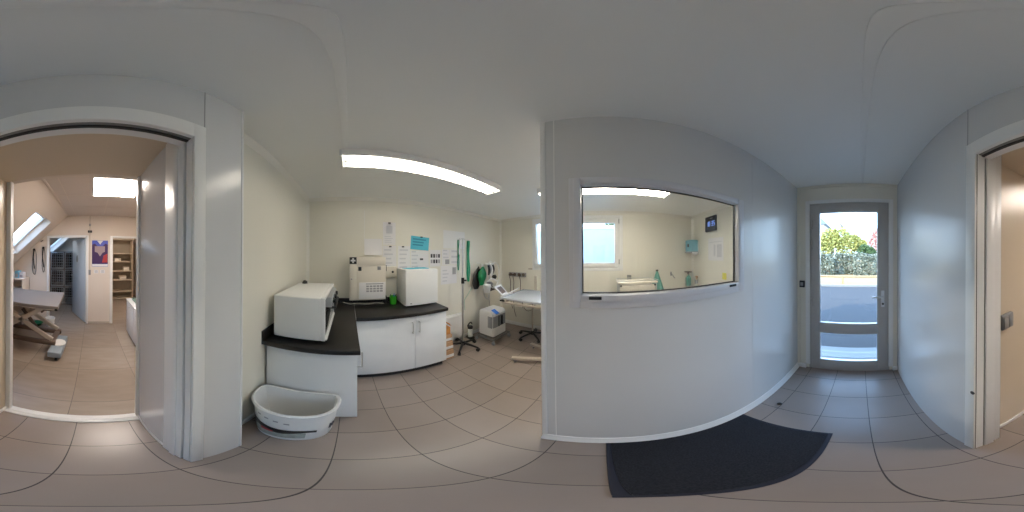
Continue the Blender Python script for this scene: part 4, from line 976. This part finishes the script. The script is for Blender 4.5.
# tall shelf unit in the room behind
t = thing('shelf_unit', 'tall shelf unit with empty boards seen through the right far doorway', 'shelf', (-1.03, -5.75, 0))
MB().box(-1.42, -.65, -5.96, -5.94, .01, 2.14).build('back_board', 'shelfback', t)
for x_ in (-1.42, -.67): MB().box(x_, x_+.022, -5.94, -5.60, .001, 2.16, .003).build('side_panel', 'shelfwood', t)
for z_ in (.02, .28, .68, 1.0, 1.33, 1.62, 2.12): MB().box(-1.398, -.67, -5.938, -5.60, z_, z_+.03, .002).build('shelf_board', 'shelfwood', t)
for k, (x_, z_, w, h_) in enumerate(((-1.0, 1.36, .22, .1), (-1.3, 1.03, .2, .12), (-1.2, .71, .25, .12))):
    t = thing('storage_box', ('pale box on the shelf unit, highest of three', 'pale box on the shelf unit, middle of three', 'pale box on the shelf unit, lowest of three')[k], 'box', (x_, -5.75, z_), 0, 'boxes on the shelf unit')
    MB().box(x_, x_+w, -5.85, -5.66, z_+.0005, z_+h_, .004).build('carton', 'offwhite', t)
    MB().box(x_-.003, x_+w+.003, -5.853, -5.657, z_+h_, z_+h_+.015, .002).build('lid', 'peach', t)
# low cabinet right in the vet room
t = thing('low_cabinet', 'low white cabinet cut off by the passage edge in the back room', 'cabinet', (-.9, -2.4, 0))
MB().box(-1.25, -.66, -3.0, -2.05, .06, .70).build('body', 'white', t)
MB().box(-1.25, -.68, -2.98, -2.07, 0, .06).build('plinth', 'grey', t)
MB().box(-1.27, -.635, -3.02, -2.03, .70, .735, .005).build('worktop', 'whiteplastic', t)
for y_ in (-2.99, -2.52):
    d = MB().box(-.66, -.642, y_, y_+.46, .07, .69, .003).build('door', 'white', t)
    MB().box(-.642, -.628, y_+.2, y_+.26, .62, .635, .003).build('handle', 'steel', d)
t = thing('teal_tray', 'grey green tray on the low white cabinet', 'tray', (-.76, -2.6, .735))
MB().box(-.97, -.72, -2.88, -2.4, .7355, .75, .004).build('base', 'greygreen', t)
b = MB(); rect_ = [(-.97, -2.88), (-.72, -2.88), (-.72, -2.4), (-.97, -2.4)]; b.tube([(p[0], p[1], .76) for p in rect_], .011, 8, closed=True); b.build('rim', 'greygreen', t)
# kennel cages
t = thing('kennel_cage', 'bank of dark wire kennel cages seen through the left far doorway', 'cage', (1.0, -5.3, 0))
cy0, cy1 = -5.9, -5.0
b = MB(); b.box(.42, 1.32, cy0, cy0+.02, .02, 1.68); b.build('back_panel', 'black', t)
for x_ in (.42, .86, 1.30): MB().box(x_, x_+.02, cy0+.02, cy1, .02, 1.68).build('side_panel', 'brownmetal', t)
for z_ in (.0, .57, 1.12, 1.66): MB().box(.42, 1.32, cy0+.02, cy1, z_+.001, z_+.022).build('deck', 'midgrey', t)
M['cagebar'] = mat('cage bars', (.50, .55, .60), .4, metal=.2)
for (xa, xb) in ((.445, .855), (.885, 1.295)):
    for (za, zb) in ((.03, .56), (.60, 1.11), (1.15, 1.65)):
        b = MB(); rect_frame(b, 'x' if False else 'y', cy1, cy1+.02, xa, xb, za, zb, .025, .003); g = b.build('cage_door', 'cagebar', t)
        b = MB(); x_ = xa+.06
        while x_ < xb-.03: b.box(x_-.005, x_+.005, cy1+.006, cy1+.013, za+.02, zb-.02); x_ += .068
        z_ = za+.1
        while z_ < zb-.03: b.box(xa+.02, xb-.02, cy1+.004, cy1+.011, z_-.006, z_+.006); z_ += .085
        b.build('grille', 'cagebar', g)
        MB().box(xa+.005, xa+.02, cy1+.02, cy1+.04, (za+zb)/2-.03, (za+zb)/2+.03, .003).build('latch', 'steel', g)

# ------------------------------------------------------------------ outside the front door
sbox('street', 'asphalt', 2.47, 8.4, -11, 14, -.22, -.10)
b = MB(); b.box(DX+.1, 2.47, -2, 3, -.22, -.03); struct(b, 'doorstep', 'concrete')
t = thing('drain_grate', 'pale ribbed drain grate across the step outside the front door', 'grate', (2.24, .15, -.03))
b = MB(); rect_frame_pts = None
b.box(2.16, 2.33, -1.2, 1.6, -.0295, -.024); b.build('frame', 'midgrey', t)
b = MB(); y_ = -1.18
while y_ < 1.58:
    b.box(2.175, 2.25, y_-.008, y_+.008, -.025, -.02, rot=Matrix.Rotation(.5, 3, 'Z')); b.box(2.24, 2.315, y_-.008, y_+.008, -.025, -.02, rot=Matrix.Rotation(-.5, 3, 'Z')); y_ += .04
b.build('slats', 'concrete', t)
b = MB(); b.box(8.4, 24, -14, 17, -.22, -.02); struct(b, 'verge_ground', 'verge')
b = MB(); b.box(8.25, 8.4, -11, 14, -.22, 0.0, .01); struct(b, 'kerb', 'concrete')
# low rail fence
t = thing('rail_fence', 'low wooden post and rail fence along the verge across the street', 'fence', (8.7, .0, 0))
yy0 = .95
for k in range(-3, 4): MB().box(8.66, 8.76, yy0+k*2.45-.05, yy0+k*2.45+.05, -.03, .42, .015).build('post', 'wood', t)
b = MB(); b.cyl((8.71, yy0-7.6, .39), (8.71, yy0+7.6, .39), .055, seg=12); b.build('rail', 'wood', t)

def leafy(mb, c, r, n, size, seed, pw=2.0, shell=.55):
    rnd = random.Random(seed)
    for _ in range(n):
        while True:
            v = Vector((rnd.uniform(-1, 1), rnd.uniform(-1, 1), rnd.uniform(-1, 1)))
            if shell < (abs(v.x)**pw+abs(v.y)**pw+abs(v.z)**pw)**(1/pw) < 1: break
        p = Vector((c[0]+v.x*r[0], c[1]+v.y*r[1], c[2]+v.z*r[2]))
        s = size*rnd.uniform(.6, 1.3)
        R_ = Matrix.Rotation(rnd.uniform(0, 6.28), 3, 'Z') @ Matrix.Rotation(rnd.uniform(-1.3, 1.3), 3, 'X') @ Matrix.Rotation(rnd.uniform(-1.3, 1.3), 3, 'Y')
        q = [R_ @ Vector(w) * s + p for w in ((-.5, 0, 0), (0, -.3, .05), (.5, 0, 0), (0, .3, .05))]
        mb.bm.faces.new([mb.bm.verts.new(w) for w in q])
def shrub(name, label, cat, clumps, m_, size, seed, n, pw=2.0, group=None):
    c0 = clumps[0][0]; t = thing(name, label, cat, (c0[0], c0[1], -.02), 0, group)
    b = MB()
    for i, (c, r) in enumerate(clumps): leafy(b, c, r, n, size, seed+i, pw)
    b.build('foliage', m_, t, 0)
    b = MB(); rnd = random.Random(seed)
    for k in range(5):
        a = rnd.uniform(0, 6.28); cc = clumps[k % len(clumps)][0]
        b.tube([(c0[0]+.1*math.cos(a), c0[1]+.1*math.sin(a), -.03), ((c0[0]+cc[0])/2+.1*math.cos(a), (c0[1]+cc[1])/2+.2*math.sin(a), cc[2]*.5), (cc[0], cc[1]+.2*math.sin(a), cc[2]*1.1)], [.05, .035, .012], 6, smooth=3)
    b.build('stem', 'bark', t)
    return t
HL = ['grey green hedge shrub at the far right of the glazed door view', 'grey green hedge shrub below the red leaved bush', 'grey green hedge shrub below the dark evergreen bush', 'grey green hedge shrub left of the one below the evergreen bush', 'grey green hedge shrub below the tallest yellow green foliage', 'grey green hedge shrub at the far left of the glazed door view']
for k in range(6):
    y_ = -3.6+k*1.62
    shrub('hedge_shrub', HL[k], 'hedge', [((12.35+.95*(k % 2), y_-.3, .72), (.36, .56, .9)), ((12.35+.95*(k % 2), y_+.36, .76), (.36, .56, .95))], 'leafhedge', .15, 40+k*3, 1700, 5.0, 'hedge along the verge')
shrub('yellow_bush', 'big yellow green bush rising behind the hedge', 'bush', [((15.2, 2.5, 2.0), (1.1, 1.5, 1.6)), ((15.1, 1.2, 2.1), (1.0, 1.1, 1.4)), ((15.2, 3.6, 2.0), (1.0, 1.2, 1.5)), ((15.1, 2.0, 3.2), (.9, 1.1, 1.0)), ((15.1, 2.9, 3.0), (.8, 1.0, 1.1)), ((15.1, .55, 2.7), (.7, .7, .8)), ((15.2, 4.6, 1.9), (.9, .9, 1.6)), ((15.1, -.2, 2.4), (.6, .5, .6))], 'leafyellow', .20, 90, 1500)
shrub('evergreen_bush', 'dark evergreen bush right of the yellow green bush', 'bush', [((14.1, -.35, 1.75), (.3, .62, .75)), ((14.1, -.85, 1.6), (.3, .55, .7))], 'leafdark', .17, 120, 1300)
shrub('red_bush', 'red leaved bush at the right edge of the glazed door view', 'bush', [((15.4, -1.45, 2.5), (.7, .7, 1.3)), ((15.4, -2.3, 2.4), (.9, 1.1, 1.5)), ((15.4, -1.7, 3.4), (.6, .6, .7))], 'leafred', .17, 150, 1300)
def bare_tree(label, x, y, h, seed):
    t = thing('thin_tree', label, 'tree', (x, y, -.03), 0, 'thin trees beyond the hedge'); rnd = random.Random(seed); b = MB()
    b.tube([(x, y, -.03), (x+.05, y+.08, h*.35), (x, y+.1, h*.62), (x, y, h)], [.09, .07, .04, .01], 8, smooth=4); b.build('trunk', 'bark', t)
    b = MB()
    for q in range(5): leafy(b, (x+rnd.uniform(-.6, .6), y+rnd.uniform(-1.1, 1.1), h*rnd.uniform(.55, .92)), (.9, .9, .8), 150, .13, seed*10+q, 2.0, .1)
    b.build('foliage', 'leafpale', t, 0)
    for k in range(16):
        z0 = h*rnd.uniform(.3, .85); a = rnd.uniform(0, 6.28); L_ = (h-z0)*.55+.5
        e = Vector((x+math.cos(a)*L_, y+math.sin(a)*L_, z0+L_*.8)); m_ = Vector((x+math.cos(a)*L_*.45, y+math.sin(a)*L_*.45, z0+L_*.5))
        b = MB(); b.tube([(x, y+.06, z0), m_, e], [.03, .02, .006], 6, smooth=3)
        for j in range(5):
            f = rnd.uniform(.3, .9); p = Vector((x, y, z0)).lerp(e, f); aa = rnd.uniform(0, 6.28)
            b.tube([p, p+Vector((math.cos(aa)*.3, math.sin(aa)*.3, .3)), p+Vector((math.cos(aa)*.5, math.sin(aa)*.5, .7))], [.012, .009, .004], 5)
        b.build('branch', 'bark', t)
bare_tree('thin branched tree with sparse pale leaves behind the yellow green bush', 18.4, 1.9, 6.0, 5)
bare_tree('thin branched tree with sparse pale leaves left of the red leaved bush', 22.0, -1.3, 6.2, 8)
t = thing('house', 'pale house with a blue grey roof at the left of the door view', 'house', (26, 10.8, 0))
MB().box(24, 31, 5.5, 13, -.02, 6.3).build('wall', 'facade', t)
b = MB(); b.prism([(5.0, 6.2), (13.5, 6.2), (9.2, 10.6)], 'x', 23.7, 31.3); b.build('roof', 'roofslate', t)
MB().box(23.95, 24.02, 6.4, 7.4, 3.9, 5.2).build('window', 'black', t)
MB().box(25, 25.6, 8.8, 9.6, 9.4, 11.2).build('chimney', 'facade', t)
b = MB(); b.box(9.9, 60, -40, 60, -.4, -.22); struct(b, 'ground_beyond', 'verge')
# outside the wide window
b = MB(); b.box(-6, 8, NY+.13, 9, -.3, -.15); struct(b, 'yard', 'concrete')
t = thing('garden_wall', 'pale outside screen wall close behind the wide window', 'wall', (.5, 5.1, -.15))
for k in range(4): MB().box(-3+1.7*k, -1.31+1.7*k, 5.0, 5.06, -.148, 2.40, .003).build('panel', 'outerwall', t)
b = MB()
MB().box(-3.05, 3.85, 4.98, 5.08, 2.40, 2.46, .004).build('coping', 'pvc', t)
shrub('conifer_hedge', 'dark green hedge top showing over the screen wall', 'hedge', [((.55, 6.3, 1.9), (.75, .6, 1.6)), ((-.1+.55, 6.3, 2.2), (.6, .5, .8))], 'leafdark', .09, 200, 2600)

# ------------------------------------------------------------------ daylight
w = bpy.data.worlds.new('sky'); SC.world = w; w.use_nodes = True
N = w.node_tree.nodes; L = w.node_tree.links; bg = N['Background']
tcn = N.new('ShaderNodeTexCoord'); sp = N.new('ShaderNodeSeparateXYZ'); L.new(tcn.outputs['Generated'], sp.inputs[0])
rp = N.new('ShaderNodeValToRGB'); rp.color_ramp.elements[0].position = 0.0; rp.color_ramp.elements[0].color = (.58, .79, 1.0, 1); rp.color_ramp.elements[1].position = .8; rp.color_ramp.elements[1].color = (.34, .58, 1.0, 1)
L.new(sp.outputs['Z'], rp.inputs['Fac']); L.new(rp.outputs['Color'], bg.inputs['Color']); bg.inputs['Strength'].default_value = 6.0
sun = bpy.data.lights.new('sun', 'SUN'); sun.energy = 6.0; sun.angle = math.radians(2); sun.color = (1, .84, .6)
so = bpy.data.objects.new('sun', sun); C.objects.link(so)
sd = Vector((.80, -.62, -.62)).normalized(); so.rotation_euler = sd.to_track_quat('-Z', 'Y').to_euler(); so.location = (-5, 6, 8)
def portal(name, loc, direction, sx, sy):
    l = bpy.data.lights.new(name, 'AREA'); l.shape = 'RECTANGLE'; l.size = sx; l.size_y = sy; l.cycles.is_portal = True
    o = bpy.data.objects.new(name, l); C.objects.link(o); o.location = loc
    o.rotation_euler = Vector(direction).to_track_quat('-Z', 'Y').to_euler(); return o
portal('door_daylight', (DX+.1, .134, 1.1), (-1, 0, 0), .75, 2.0)
portal('window_daylight', (-.53, NY+.1, 1.8), (0, -1, 0), 1.66, .9)

# ------------------------------------------------------------------ camera: full panorama
cam = bpy.data.cameras.new('camera'); co = bpy.data.objects.new('camera', cam); C.objects.link(co); SC.camera = co
cam.type = 'PANO'
if hasattr(cam, 'panorama_type'): cam.panorama_type = 'EQUIRECTANGULAR'
if hasattr(cam, 'cycles') and hasattr(cam.cycles, 'panorama_type'): cam.cycles.panorama_type = 'EQUIRECTANGULAR'
cam.clip_start = .01; cam.clip_end = 200
psi = math.radians((604.393-512)*360/1024); t1, t2 = math.radians(-.29), math.radians(.22)
Wm = Matrix(((math.cos(psi), -math.sin(psi), 0), (math.sin(psi), math.cos(psi), 0), (0, 0, 1)))
Rm = Matrix(((1, 0, -t1), (0, 1, -t2), (t1, t2, 1)))
Fm = Wm @ Rm
f = (Fm @ Vector((0, 1, 0))).normalized(); u = (Fm @ Vector((0, 0, 1))); u = (u-f*u.dot(f)).normalized(); r = f.cross(u)
co.matrix_world = Matrix(((r.x, u.x, -f.x, 0), (r.y, u.y, -f.y, 0), (r.z, u.z, -f.z, 1.55), (0, 0, 0, 1)))

SC.view_settings.view_transform = 'Standard'; SC.view_settings.look = 'None'; SC.view_settings.gamma = 1; SC.view_settings.use_curve_mapping = False
SC.view_settings.exposure = 0.27
cy_ = SC.cycles
cy_.use_denoising = True
cy_.max_bounces = 10; cy_.diffuse_bounces = 6; cy_.glossy_bounces = 4; cy_.transparent_max_bounces = 12; cy_.sample_clamp_indirect = 8; cy_.caustics_reflective = False; cy_.caustics_refractive = False
